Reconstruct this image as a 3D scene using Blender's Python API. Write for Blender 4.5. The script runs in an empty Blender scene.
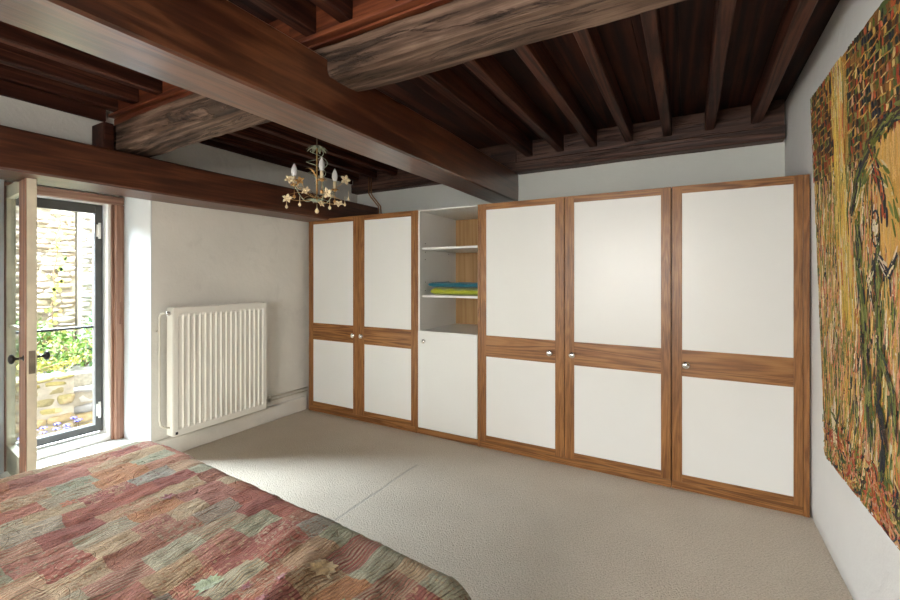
import bpy, bmesh, math, random
from mathutils import Vector, Matrix, noise as mn

random.seed(7)
scene = bpy.context.scene
COL = scene.collection
PI = math.pi

# ------------------------------------------------------------------ camera
cam_d = bpy.data.cameras.new('camera')
cam_d.sensor_width = 36.0
cam_d.lens = 36.0 * 426.5 / 900.0
cam_d.shift_y = -23.0 / 900.0
cam_d.clip_start = 0.02
cam = bpy.data.objects.new('camera', cam_d)
COL.objects.link(cam)
cam.location = (0, 0, 1.45)
cam.rotation_euler = (PI / 2, 0, math.atan(240 / 426.5))
scene.camera = cam

# ------------------------------------------------------------------ world, sun, door daylight, added fill, exposure
world = bpy.data.worlds.new('sky')
scene.world = world
world.use_nodes = True
wn = world.node_tree
wn.nodes.clear()
wo = wn.nodes.new('ShaderNodeOutputWorld')
wb = wn.nodes.new('ShaderNodeBackground')
ws = wn.nodes.new('ShaderNodeTexSky')
ws.sky_type = 'NISHITA'
ws.sun_disc = False
ws.sun_elevation = math.radians(62)
ws.sun_rotation = math.radians(60)
wn.links.new(ws.outputs[0], wb.inputs[0])
wb.inputs[1].default_value = 0.15
wn.links.new(wb.outputs[0], wo.inputs[0])

def sun(direction, strength, colour):
    l = bpy.data.lights.new('sun', 'SUN')
    l.energy = strength
    l.color = colour
    l.angle = math.radians(1.0)
    o = bpy.data.objects.new('sun', l)
    COL.objects.link(o)
    o.rotation_euler = Vector(direction).to_track_quat('-Z', 'Y').to_euler()
    o.location = (-2, 6, 9)
sun((-0.50, -0.18, -1.0), 2.6, (1.0, 0.93, 0.82))

def area(name, loc, target, sx, sy, power, colour, spread=180):
    l = bpy.data.lights.new(name, 'AREA')
    l.shape = 'RECTANGLE'
    l.size = sx
    l.size_y = sy
    l.energy = power
    l.color = colour
    l.spread = math.radians(spread)
    o = bpy.data.objects.new(name, l)
    COL.objects.link(o)
    o.location = loc
    o.rotation_euler = (Vector(target) - Vector(loc)).to_track_quat('-Z', 'Y').to_euler()
    return o
# daylight through the garden door in view; two added fill lamps at invented windows
area('daylight_garden_door', (-6.3, 1.35, 3.15), (-2.2, 2.0, 0.3), 2.6, 1.3, 1500, (0.76, 0.87, 1.0))
area('rear_fill', (-0.9, -3.0, 2.1), (-0.9, 0.6, 0.2), 2.0, 1.6, 270, (1.0, 0.97, 0.93))
area('side_fill', (-4.5, -0.9, 1.7), (-1.0, 0.6, 0.4), 1.2, 1.9, 330, (0.92, 0.96, 1.0))

scene.view_settings.view_transform = 'Standard'
scene.view_settings.look = 'None'
scene.view_settings.gamma = 1.0
scene.view_settings.use_curve_mapping = False
scene.view_settings.exposure = 0.68

# ------------------------------------------------------------------ materials
class NT:
    def __init__(self, name, rough=0.6, spec=0.5, metal=0.0):
        self.m = bpy.data.materials.new(name)
        self.m.use_nodes = True
        self.t = self.m.node_tree
        self.b = self.t.nodes['Principled BSDF']
        self.b.inputs['Roughness'].default_value = rough
        self.b.inputs['Specular IOR Level'].default_value = spec
        self.b.inputs['Metallic'].default_value = metal
    def n(self, kind, **kw):
        nd = self.t.nodes.new('ShaderNode' + kind)
        for k, v in kw.items():
            if k in nd.inputs.keys() if isinstance(k, str) else False:
                nd.inputs[k].default_value = v
            else:
                setattr(nd, k, v)
        return nd
    def l(self, a, b):
        self.t.links.new(a, b)
    def coords(self, scale=(1, 1, 1), out='Object', rand=True):
        tc = self.n('TexCoord')
        mp = self.n('Mapping')
        mp.inputs['Scale'].default_value = scale
        self.l(tc.outputs[out], mp.inputs['Vector'])
        if rand:
            oi = self.n('ObjectInfo')
            ml = self.n('Math', operation='MULTIPLY')
            ml.inputs[1].default_value = 37.0
            self.l(oi.outputs['Random'], ml.inputs[0])
            cb = self.n('CombineXYZ')
            for i in range(3):
                self.l(ml.outputs[0], cb.inputs[i])
            self.l(cb.outputs[0], mp.inputs['Location'])
        return mp.outputs[0]
    def noise(self, vec, scale, detail=4, rough=0.5, dist=0.0):
        nd = self.n('TexNoise')
        nd.inputs['Scale'].default_value = scale
        nd.inputs['Detail'].default_value = detail
        nd.inputs['Roughness'].default_value = rough
        nd.inputs['Distortion'].default_value = dist
        if vec is not None:
            self.l(vec, nd.inputs['Vector'])
        return nd.outputs['Fac']
    def ramp(self, fac, stops, interp='LINEAR'):
        r = self.n('ValToRGB')
        r.color_ramp.interpolation = interp
        e = r.color_ramp.elements
        while len(e) < len(stops):
            e.new(0.5)
        for i, (p, c) in enumerate(stops):
            e[i].position = p
            e[i].color = (c[0], c[1], c[2], 1) if not isinstance(c, (int, float)) else (c, c, c, 1)
        self.l(fac, r.inputs[0])
        return r.outputs[0]
    def mix(self, fac, a, b, mode='MIX'):
        m = self.n('MixRGB', blend_type=mode)
        for i, v in enumerate((fac, a, b)):
            if hasattr(v, 'is_linked'):
                self.l(v, m.inputs[i])
            elif isinstance(v, (int, float)):
                m.inputs[i].default_value = v if i == 0 else (v, v, v, 1)
            else:
                m.inputs[i].default_value = (*v, 1)
        return m.outputs[0]
    def math(self, op, a, b=0.0, c=None):
        m = self.n('Math', operation=op)
        for i, v in enumerate((a, b) if c is None else (a, b, c)):
            if hasattr(v, 'is_linked'):
                self.l(v, m.inputs[i])
            else:
                m.inputs[i].default_value = v
        return m.outputs[0]
    def bump(self, h, strength=0.3, dist=0.01, chain=None):
        b = self.n('Bump')
        b.inputs['Strength'].default_value = strength
        b.inputs['Distance'].default_value = dist
        self.l(h, b.inputs['Height'])
        if chain is not None:
            self.l(chain, b.inputs['Normal'])
        self.l(b.outputs[0], self.b.inputs['Normal'])
        return b.outputs[0]
    def col(self, c):
        if hasattr(c, 'is_linked'):
            self.l(c, self.b.inputs['Base Color'])
        else:
            self.b.inputs['Base Color'].default_value = (*c, 1)

def plain(name, c, rough=0.5, metal=0.0, spec=0.5, var=0.06, scale=12, bump=0.0):
    t = NT(name, rough, spec, metal)
    v = t.coords()
    f = t.noise(v, scale, 3)
    t.col(t.ramp(f, [(0.3, [x * (1 - var) for x in c]), (0.7, [min(1, x * (1 + var)) for x in c])]))
    if bump:
        t.bump(f, bump, 0.005)
    return t.m

def wood(name, dark, mid, light, axis='Y', rough=0.5, gs=26.0, bump=0.25, spec=0.5, cracks=False, ring=0.5, coat=0.0, rw=0.14):
    t = NT(name, rough, spec)
    sc = {'X': (0.05, 1, 1), 'Y': (1, 0.05, 1), 'Z': (1, 1, 0.05)}[axis]
    v = t.coords(sc)
    fine = t.noise(v, gs * 4, 5, 0.65, 0.1)
    big = t.noise(v, gs * 0.28, 3, 0.5, 0.9)
    v2 = t.coords((1, 1, 1))
    blot = t.noise(v2, 2.2, 4, 0.55)
    # growth rings: contour lines of a slow stretched noise
    ringn = t.math('SINE', t.math('MULTIPLY', big, 62.0))
    ringf = t.math('MULTIPLY_ADD', ringn, 0.5, 0.5)
    f = t.math('ADD', t.math('MULTIPLY', fine, 1.0 - ring * 0.55), t.math('MULTIPLY', ringf, ring * 0.55))
    f = t.math('ADD', t.math('MULTIPLY', f, 0.72), t.math('MULTIPLY', blot, 0.28))
    c = t.ramp(f, [(0.5 - rw, dark), (0.5, mid), (0.5 + rw, light)])
    if cracks:
        v3 = t.coords({'X': (0.12, 1, 1), 'Y': (1, 0.12, 1), 'Z': (1, 1, 0.12)}[axis])
        vn = t.noise(v3, 13, 6, 0.72, 0.6)
        cr = t.ramp(vn, [(0.40, 1.0), (0.46, 0.0)])
        c = t.mix(t.math('MULTIPLY', cr, 0.65), c, [x * 0.35 for x in dark])
        f = t.math('SUBTRACT', f, t.math('MULTIPLY', cr, 0.8))
    t.col(c)
    t.bump(f, bump, 0.012 if cracks else 0.004)
    if coat:
        t.b.inputs['Coat Weight'].default_value = coat
        t.b.inputs['Coat Roughness'].default_value = 0.3
    return t.m

def plaster(name, c, var=0.05, bump=0.35, stains=None):
    t = NT(name, 0.85, 0.25)
    v = t.coords(rand=False)
    big = t.noise(v, 1.3, 5, 0.6)
    c1 = t.ramp(big, [(0.3, [x * (1 - var) for x in c]), (0.7, [min(1, x * (1 + var * 0.6)) for x in c])])
    if stains:
        sn = t.noise(v, 3.1, 6, 0.7, 0.4)
        sf = t.ramp(sn, [(0.55, 0.0), (0.75, 0.35)])
        c1 = t.mix(sf, c1, stains)
    t.col(c1)
    h = t.math('ADD', t.noise(v, 5, 6, 0.55, 0.3), t.math('MULTIPLY', t.noise(v, 60, 3, 0.6), 0.18))
    t.bump(h, bump, 0.02)
    return t.m

M = {}
M['wall_left'] = plaster('plaster_left', (0.76, 0.735, 0.665), 0.07, 0.4, (0.5, 0.48, 0.42))
M['wall_far'] = plaster('plaster_far', (0.70, 0.71, 0.66), 0.04, 0.25)
M['wall_right'] = plaster('plaster_right', (0.82, 0.81, 0.78), 0.04, 0.35)
M['reveal'] = plaster('plaster_reveal', (0.74, 0.75, 0.75), 0.03, 0.2)
M['sill'] = plaster('sill_white', (0.86, 0.83, 0.78), 0.03, 0.15)
M['board'] = wood('ceiling_board_wood', (0.012, 0.004, 0.003), (0.034, 0.009, 0.005), (0.070, 0.020, 0.010), 'Y', 0.6, 8, 0.3, 0.2)
M['joist'] = wood('joist_wood', (0.024, 0.007, 0.004), (0.058, 0.018, 0.010), (0.115, 0.040, 0.022), 'Y', 0.5, 18, 0.3, 0.28)
M['plate'] = wood('plate_wood', (0.035, 0.014, 0.009), (0.070, 0.030, 0.019), (0.13, 0.064, 0.042), 'X', 0.55, 14, 0.5, cracks=True)
M['red'] = wood('red_stained_wood', (0.07, 0.016, 0.006), (0.14, 0.034, 0.013), (0.23, 0.068, 0.027), 'X', 0.42, 12, 0.2)
M['beam'] = wood('main_beam_wood', (0.034, 0.009, 0.004), (0.080, 0.024, 0.009), (0.165, 0.058, 0.024), 'Y', 0.33, 15, 0.45, 0.6, ring=0.4, coat=0.75)
M['wallbeam'] = wood('wall_beam_wood', (0.035, 0.010, 0.004), (0.075, 0.022, 0.009), (0.135, 0.044, 0.018), 'Y', 0.42, 12, 0.3, 0.5, ring=0.3, coat=0.15)
M['rustic'] = wood('rustic_beam_wood', (0.040, 0.024, 0.015), (0.105, 0.062, 0.041), (0.215, 0.140, 0.098), 'X', 0.75, 12, 0.9, 0.3, cracks=True, ring=0.35)
OAK = ((0.12, 0.042, 0.010), (0.255, 0.105, 0.028), (0.38, 0.175, 0.055))
M['oak_z'] = wood('oak_upright', *OAK, 'Z', 0.38, 42, 0.12, 0.5, ring=0.35, rw=0.19)
M['oak_x'] = wood('oak_rail', *OAK, 'X', 0.38, 30, 0.12, 0.5, ring=0.6, rw=0.20)
M['oak_back'] = wood('oak_back_panel', (0.27, 0.14, 0.05), (0.38, 0.22, 0.09), (0.48, 0.30, 0.14), 'Z', 0.5, 7, 0.08, 0.4, ring=0.5, rw=0.28)
M['laminate'] = plain('white_laminate', (0.755, 0.755, 0.72), 0.32, var=0.01, scale=4)
M['panel'] = plain('white_door_panel', (0.755, 0.755, 0.72), 0.34, var=0.012, scale=3)
M['chrome'] = plain('brushed_chrome', (0.78, 0.78, 0.77), 0.18, 1.0, var=0.02)
M['rad'] = plain('radiator_enamel', (0.80, 0.775, 0.69), 0.32, var=0.015, scale=5)
M['cream'] = plain('cream_paint', (0.66, 0.60, 0.45), 0.45, var=0.10, scale=9, bump=0.1)
M['white_paint'] = plain('white_paint', (0.80, 0.77, 0.70), 0.45, var=0.04)
M['framewood'] = wood('door_frame_wood', (0.17, 0.075, 0.042), (0.27, 0.13, 0.08), (0.38, 0.21, 0.14), 'Z', 0.5, 14, 0.3)
M['framewood_h'] = wood('door_head_wood', (0.17, 0.075, 0.042), (0.27, 0.13, 0.08), (0.38, 0.21, 0.14), 'Y', 0.5, 14, 0.3)
M['steel'] = plain('dark_grey_steel', (0.075, 0.072, 0.066), 0.5, 0.2, var=0.15)
M['steel_lt'] = plain('galvanised_trim', (0.45, 0.46, 0.47), 0.4, 0.7, var=0.08)
M['black'] = plain('black_iron', (0.015, 0.014, 0.013), 0.3, 0.3, var=0.2)
M['dark_pipe'] = plain('weathered_pipe', (0.22, 0.18, 0.13), 0.5, 0.3, var=0.3)
M['copper'] = plain('dull_copper', (0.33, 0.17, 0.08), 0.4, 0.7, var=0.2)
M['pipe'] = plain('painted_pipe', (0.60, 0.56, 0.47), 0.4, var=0.05)
M['teal'] = None

def glass_mat():
    t = NT('window_glass')
    nt = t.t
    out = nt.nodes['Material Output']
    tr = nt.nodes.new('ShaderNodeBsdfTransparent')
    tr.inputs[0].default_value = (0.95, 0.97, 0.96, 1)
    gl = nt.nodes.new('ShaderNodeBsdfGlossy')
    gl.inputs['Roughness'].default_value = 0.02
    lw = nt.nodes.new('ShaderNodeLayerWeight')
    pw = nt.nodes.new('ShaderNodeMath'); pw.operation = 'POWER'; pw.inputs[1].default_value = 5.0
    nt.links.new(lw.outputs['Facing'], pw.inputs[0])
    fr = nt.nodes.new('ShaderNodeMath'); fr.operation = 'MULTIPLY_ADD'; fr.inputs[1].default_value = 0.7; fr.inputs[2].default_value = 0.03
    nt.links.new(pw.outputs[0], fr.inputs[0])
    mx = nt.nodes.new('ShaderNodeMixShader')
    nt.links.new(fr.outputs[0], mx.inputs[0])
    nt.links.new(tr.outputs[0], mx.inputs[1])
    nt.links.new(gl.outputs[0], mx.inputs[2])
    nt.links.new(mx.outputs[0], out.inputs['Surface'])
    return t.m
M['glass'] = glass_mat()

def cloth(name, c, scale=160):
    t = NT(name, 0.95, 0.1)
    v = t.coords()
    f = t.noise(v, scale, 2, 0.7)
    t.col(t.ramp(f, [(0.3, [x * 0.75 for x in c]), (0.7, [min(1, x * 1.2) for x in c])]))
    t.bump(f, 0.8, 0.006)
    t.b.inputs['Sheen Weight'].default_value = 0.3
    return t.m
M['teal'] = cloth('teal_towelling', (0.015, 0.13, 0.18))
M['yellow'] = cloth('yellow_towelling', (0.42, 0.46, 0.04))

def carpet_mat():
    t = NT('beige_carpet', 0.95, 0.15)
    v = t.coords(rand=False)
    pile = t.noise(v, 120, 4, 0.7)
    vor = t.n('TexVoronoi')
    vor.inputs['Scale'].default_value = 140
    t.l(v, vor.inputs['Vector'])
    tone = t.noise(v, 2.5, 4, 0.6)
    c = t.ramp(pile, [(0.28, (0.42, 0.34, 0.25)), (0.47, (0.71, 0.61, 0.485)), (0.7, (0.87, 0.78, 0.66))])
    c = t.mix(0.25, c, t.ramp(tone, [(0.35, (0.65, 0.555, 0.44)), (0.65, (0.79, 0.70, 0.58))]))
    # worn seam between two carpet widths
    sp = t.n('SeparateXYZ')
    t.l(v, sp.inputs[0])
    wob = t.math('MULTIPLY_ADD', t.noise(v, 9, 3), 0.03, -0.015)
    d = t.math('ABSOLUTE', t.math('ADD', t.math('ADD', sp.outputs[0], 1.84), wob))
    line = t.ramp(d, [(0.003, 1.0), (0.014, 0.0)])
    yy = t.ramp(t.math('MULTIPLY_ADD', sp.outputs[1], 1.0, -1.0), [(0.0, 1.0), (0.9, 1.0)])
    gate = t.math('LESS_THAN', sp.outputs[1], 2.75)
    line = t.math('MULTIPLY', line, gate)
    c = t.mix(t.math('MULTIPLY', line, 0.35), c, (0.25, 0.21, 0.17))
    t.col(c)
    h = t.math('ADD', t.math('MULTIPLY', vor.outputs['Distance'], -0.8), pile)
    h = t.math('SUBTRACT', h, t.math('MULTIPLY', line, 0.5))
    t.bump(h, 0.9, 0.012)
    return t.m
M['carpet'] = carpet_mat()

def quilt_mat():
    t = NT('patchwork_quilt_cloth', 0.9, 0.12)
    uv = t.n('UVMap')
    v = uv.outputs[0]
    wn1 = t.n('TexNoise')
    wn1.inputs['Scale'].default_value = 6.0
    wn1.inputs['Detail'].default_value = 2
    t.l(v, wn1.inputs['Vector'])
    vm = t.n('VectorMath', operation='MULTIPLY_ADD')
    vm.inputs[1].default_value = (0.055, 0.055, 0)
    t.l(wn1.outputs['Color'], vm.inputs[0])
    t.l(v, vm.inputs[2])
    sp = t.n('SeparateXYZ')
    t.l(vm.outputs[0], sp.inputs[0])
    X, Y = sp.outputs[0], sp.outputs[1]
    row = t.math('FLOOR', t.math('DIVIDE', X, 0.105))
    wr = t.n('TexWhiteNoise', noise_dimensions='1D')
    t.l(row, wr.inputs['W'])
    ln = t.math('MULTIPLY_ADD', wr.outputs['Value'], 0.07, 0.115)
    cell = t.math('FLOOR', t.math('ADD', t.math('DIVIDE', Y, ln), t.math('MULTIPLY', wr.outputs['Value'], 7.3)))
    cb = t.n('CombineXYZ')
    t.l(row, cb.inputs[0]); t.l(cell, cb.inputs[1])
    wc = t.n('TexWhiteNoise', noise_dimensions='2D')
    t.l(cb.outputs[0], wc.inputs['Vector'])
    r1 = wc.outputs['Value']
    spc = t.n('SeparateXYZ')
    t.l(wc.outputs['Color'], spc.inputs[0])
    r2, r3 = spc.outputs[1], spc.outputs[2]
    pal = [(0.34, 0.10, 0.075), (0.38, 0.15, 0.09), (0.42, 0.30, 0.17), (0.30, 0.33, 0.22), (0.27, 0.07, 0.06),
           (0.42, 0.19, 0.08), (0.36, 0.14, 0.11), (0.47, 0.36, 0.22), (0.36, 0.38, 0.27), (0.30, 0.12, 0.08),
           (0.40, 0.26, 0.15), (0.40, 0.17, 0.13), (0.31, 0.31, 0.25), (0.37, 0.13, 0.09)]
    base = t.ramp(r1, [(i / len(pal), c) for i, c in enumerate(pal)], 'CONSTANT')
    r4 = t.math('FRACT', t.math('MULTIPLY', r1, 17.3))
    pal2 = [(0.50, 0.36, 0.20), (0.17, 0.05, 0.04), (0.50, 0.44, 0.30), (0.30, 0.12, 0.05), (0.34, 0.34, 0.22), (0.42, 0.12, 0.07)]
    sec = t.ramp(r4, [(i / len(pal2), c) for i, c in enumerate(pal2)], 'CONSTANT')
    # three prints: stripes, dots, florals
    st = t.math('GREATER_THAN', t.math('SINE', t.math('MULTIPLY', X, 520.0)), 0.25)
    vo = t.n('TexVoronoi')
    vo.inputs['Scale'].default_value = 55
    t.l(v, vo.inputs['Vector'])
    dots = t.math('LESS_THAN', vo.outputs['Distance'], 0.30)
    fl = t.math('GREATER_THAN', t.noise(v, 42, 3, 0.6, 1.5), 0.54)
    isS = t.math('LESS_THAN', r2, 0.33)
    isD = t.math('GREATER_THAN', r2, 0.62)
    pat = t.math('ADD', t.math('MULTIPLY', isS, st), t.math('MULTIPLY', isD, dots))
    isF = t.math('MULTIPLY', t.math('SUBTRACT', 1.0, isS), t.math('SUBTRACT', 1.0, isD))
    pat = t.math('ADD', pat, t.math('MULTIPLY', isF, fl))
    c = t.mix(t.math('MULTIPLY', pat, 0.6), base, sec)
    fine = t.noise(v, 150, 3, 0.7)
    c = t.mix(0.8, c, t.ramp(fine, [(0.35, 0.55), (0.65, 1.25)]), 'MULTIPLY')
    # faded wear
    c = t.mix(t.math('MULTIPLY', t.noise(v, 30, 5, 0.75), 0.5), c, (0.40, 0.26, 0.19))
    # quilting rows
    qx = t.math('MULTIPLY', X, 2 * PI / 0.0140)
    wob = t.noise(v, 20, 2)
    q = t.math('ABSOLUTE', t.math('SINE', t.math('MULTIPLY_ADD', wob, 0.6, t.math('MULTIPLY', qx, 0.5))))
    groove = t.ramp(q, [(0.0, 0.0), (0.55, 1.0)])
    c = t.mix(t.math('MULTIPLY', t.math('SUBTRACT', 1.0, groove), 0.28), c, (0.16, 0.07, 0.05))
    t.col(c)
    v2 = t.n('TexVoronoi')
    v2.inputs['Scale'].default_value = 4.2
    t.l(vm.outputs[0], v2.inputs['Vector'])
    rg = t.math('ABSOLUTE', t.math('SINE', t.math('MULTIPLY', v2.outputs['Distance'], 34.0)))
    rings = t.ramp(rg, [(0.0, 1.0), (0.22, 0.0)])
    rings = t.math('MULTIPLY', rings, t.math('GREATER_THAN', t.noise(v, 2.6, 1), 0.5))
    c = t.mix(t.math('MULTIPLY', rings, 0.18), c, (0.16, 0.09, 0.06))
    t.col(c)
    cr = t.noise(v, 70, 4, 0.7)
    mp = t.n('Mapping'); mp.inputs['Scale'].default_value = (1.0, 0.25, 1)
    t.l(v, mp.inputs[0])
    wr2 = t.noise(mp.outputs[0], 24, 3, 0.6, 0.8)
    h = t.math('ADD', t.math('MULTIPLY', groove, 0.6), t.math('MULTIPLY', cr, 0.5))
    h = t.math('ADD', h, t.math('MULTIPLY', wr2, 0.9))
    h = t.math('SUBTRACT', h, t.math('MULTIPLY', rings, 0.35))
    t.bump(h, 0.8, 0.013)
    return t.m
M['quilt'] = quilt_mat()

def attr_mat(name, rough=0.6, bump=0.0, scale=60, spec=0.4):
    t = NT(name, rough, spec)
    a = t.n('Attribute', attribute_name='paint')
    v = t.coords(rand=False)
    f = t.noise(v, scale, 4, 0.65)
    c = t.mix(0.55, a.outputs['Color'], t.mix(1.0, a.outputs['Color'], t.ramp(f, [(0.3, 0.72), (0.7, 1.25)]), 'MULTIPLY'))
    t.col(c)
    if bump:
        t.bump(f, bump, 0.02)
    return t.m
M['oilpaint'] = attr_mat('oil_paint', 0.6, 0.5, 140, 0.2)
M['stone'] = attr_mat('limestone', 0.9, 0.9, 14, 0.2)
M['leaves'] = attr_mat('leaf_green', 0.55, 0.0, 20)
M['mortar'] = plain('lime_mortar', (0.27, 0.22, 0.165), 0.95, var=0.2, scale=8, bump=0.6)
M['pointing'] = plain('lime_pointing', (0.36, 0.31, 0.24), 0.95, var=0.25, scale=10, bump=0.6)
M['gravel'] = plain('courtyard_gravel', (0.26, 0.24, 0.20), 0.95, var=0.3, scale=40, bump=0.8)
M['flower'] = plain('blue_petal', (0.06, 0.05, 0.42), 0.6, var=0.2)
M['bark'] = plain('vine_bark', (0.20, 0.13, 0.07), 0.9, var=0.3)
M['canvas_edge'] = plain('canvas_edge', (0.20, 0.075, 0.03), 0.7, var=0.3, scale=40)
M['verdigris'] = plain('verdigris_metal', (0.30, 0.33, 0.24), 0.55, 0.3, var=0.3, scale=60)
M['gilt'] = plain('gilt_metal', (0.55, 0.33, 0.12), 0.4, 0.5, var=0.25, scale=60)
M['petal'] = plain('ivory_petal', (0.80, 0.66, 0.42), 0.45, 0.1, var=0.15, scale=60)
M['candle'] = plain('candle_sleeve', (0.74, 0.62, 0.40), 0.5, var=0.06, scale=40)
M['bulb'] = plain('frosted_bulb', (0.90, 0.90, 0.90), 0.12, var=0.01)
M['bulb'].node_tree.nodes['Principled BSDF'].inputs['Transmission Weight'].default_value = 0.25
M['sheet'] = cloth('mattress_ticking', (0.7, 0.68, 0.62))

# ------------------------------------------------------------------ mesh helpers
def wloc(o):
    p = Vector((0, 0, 0))
    while o is not None:
        p += o.location
        o = o.parent
    return p

def link(name, me, mat, parent=None, base=None):
    """one mesh object; vertices arrive in world metres. base = origin of a top-level mesh"""
    o = bpy.data.objects.new(name, me)
    COL.objects.link(o)
    if mat is not None:
        for m_ in (mat if isinstance(mat, (list, tuple)) else [mat]):
            me.materials.append(m_)
    if parent is not None:
        o.parent = parent
        off = wloc(parent)
    else:
        off = Vector(base) if base is not None else Vector((0, 0, 0))
        o.location = off
    if off.length > 0:
        me.transform(Matrix.Translation(-off))
    return o

class MB:
    def __init__(self):
        self.bm = bmesh.new()
        self.uvl = None
    def box(self, x0, x1, y0, y1, z0, z1, bev=0.0, mi=0, seg=2):
        t = bmesh.new()
        bmesh.ops.create_cube(t, size=1.0)
        for v in t.verts:
            v.co = Vector(((x0 + x1) / 2 + v.co.x * (x1 - x0), (y0 + y1) / 2 + v.co.y * (y1 - y0), (z0 + z1) / 2 + v.co.z * (z1 - z0)))
        if bev > 0:
            bmesh.ops.bevel(t, geom=t.edges[:], offset=bev, segments=seg, affect='EDGES', profile=0.6)
        self.merge(t, mi)
        return self
    def merge(self, t, mi=0, mat=None):
        if mat is not None:
            bmesh.ops.transform(t, matrix=mat, verts=t.verts[:])
        vm = {}
        for v in t.verts:
            vm[v] = self.bm.verts.new(v.co)
        for f in t.faces:
            try:
                nf = self.bm.faces.new([vm[v] for v in f.verts])
                nf.material_index = mi
                nf.smooth = f.smooth
            except ValueError:
                pass
        t.free()
    def tube(self, pts, r, n=8, mi=0, caps=True, smooth=True):
        pts = [Vector(p) for p in pts]
        rs = r if isinstance(r, (list, tuple)) else [r] * len(pts)
        rings = []
        up = Vector((0, 0, 1))
        prev = None
        for i, p in enumerate(pts):
            d = (pts[min(i + 1, len(pts) - 1)] - pts[max(i - 1, 0)]).normalized()
            if prev is None:
                a = d.cross(up)
                if a.length < 0.01:
                    a = d.cross(Vector((1, 0, 0)))
            else:
                a = prev - d * prev.dot(d)
                if a.length < 1e-5:
                    a = d.cross(up)
            a.normalize()
            prev = a
            b = d.cross(a)
            rings.append([self.bm.verts.new(p + (a * math.cos(2 * PI * k / n) + b * math.sin(2 * PI * k / n)) * rs[i]) for k in range(n)])
        for i in range(len(rings) - 1):
            for k in range(n):
                f = self.bm.faces.new((rings[i][k], rings[i][(k + 1) % n], rings[i + 1][(k + 1) % n], rings[i + 1][k]))
                f.smooth = smooth
                f.material_index = mi
        if caps:
            f = self.bm.faces.new(rings[0][::-1]); f.material_index = mi
            f = self.bm.faces.new(rings[-1]); f.material_index = mi
        return self
    def lathe(self, prof, origin, axis=(0, 0, 1), n=20, mi=0):
        """profile: (radius, height) pairs along axis"""
        q = Vector((0, 0, 1)).rotation_difference(Vector(axis).normalized())
        o = Vector(origin)
        rings = []
        for r, h in prof:
            if r < 1e-5:
                rings.append([self.bm.verts.new(o + q @ Vector((0, 0, h)))])
            else:
                rings.append([self.bm.verts.new(o + q @ Vector((r * math.cos(2 * PI * k / n), r * math.sin(2 * PI * k / n), h))) for k in range(n)])
        for a, b in zip(rings, rings[1:]):
            for k in range(n):
                k2 = (k + 1) % n
                if len(a) == 1 and len(b) == 1:
                    continue
                if len(a) == 1:
                    vs = (a[0], b[k2], b[k])
                elif len(b) == 1:
                    vs = (a[k], a[k2], b[0])
                else:
                    vs = (a[k], a[k2], b[k2], b[k])
                f = self.bm.faces.new(vs)
                f.smooth = True
                f.material_index = mi
        if len(rings[0]) > 1:
            self.bm.faces.new(rings[0][::-1]).material_index = mi
        if len(rings[-1]) > 1:
            self.bm.faces.new(rings[-1]).material_index = mi
        return self
    def mesh(self, name, fix=True):
        if fix:
            bmesh.ops.recalc_face_normals(self.bm, faces=self.bm.faces[:])
        me = bpy.data.meshes.new(name)
        self.bm.to_mesh(me)
        self.bm.free()
        return me
    def build(self, name, mat, parent=None, base=None, fix=True):
        return link(name, self.mesh(name, fix), mat, parent, base)

def tag(o, label=None, cat=None, group=None, kind=None):
    if label: o['label'] = label
    if cat: o['category'] = cat
    if group: o['group'] = group
    if kind: o['kind'] = kind
    return o

def thing(name, loc, label=None, cat=None, group=None, kind=None):
    o = bpy.data.objects.new(name, None)
    COL.objects.link(o)
    o.location = loc
    o.empty_display_size = 0.1
    return tag(o, label, cat, group, kind)

def struct(o):
    o['kind'] = 'structure'
    return o

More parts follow.
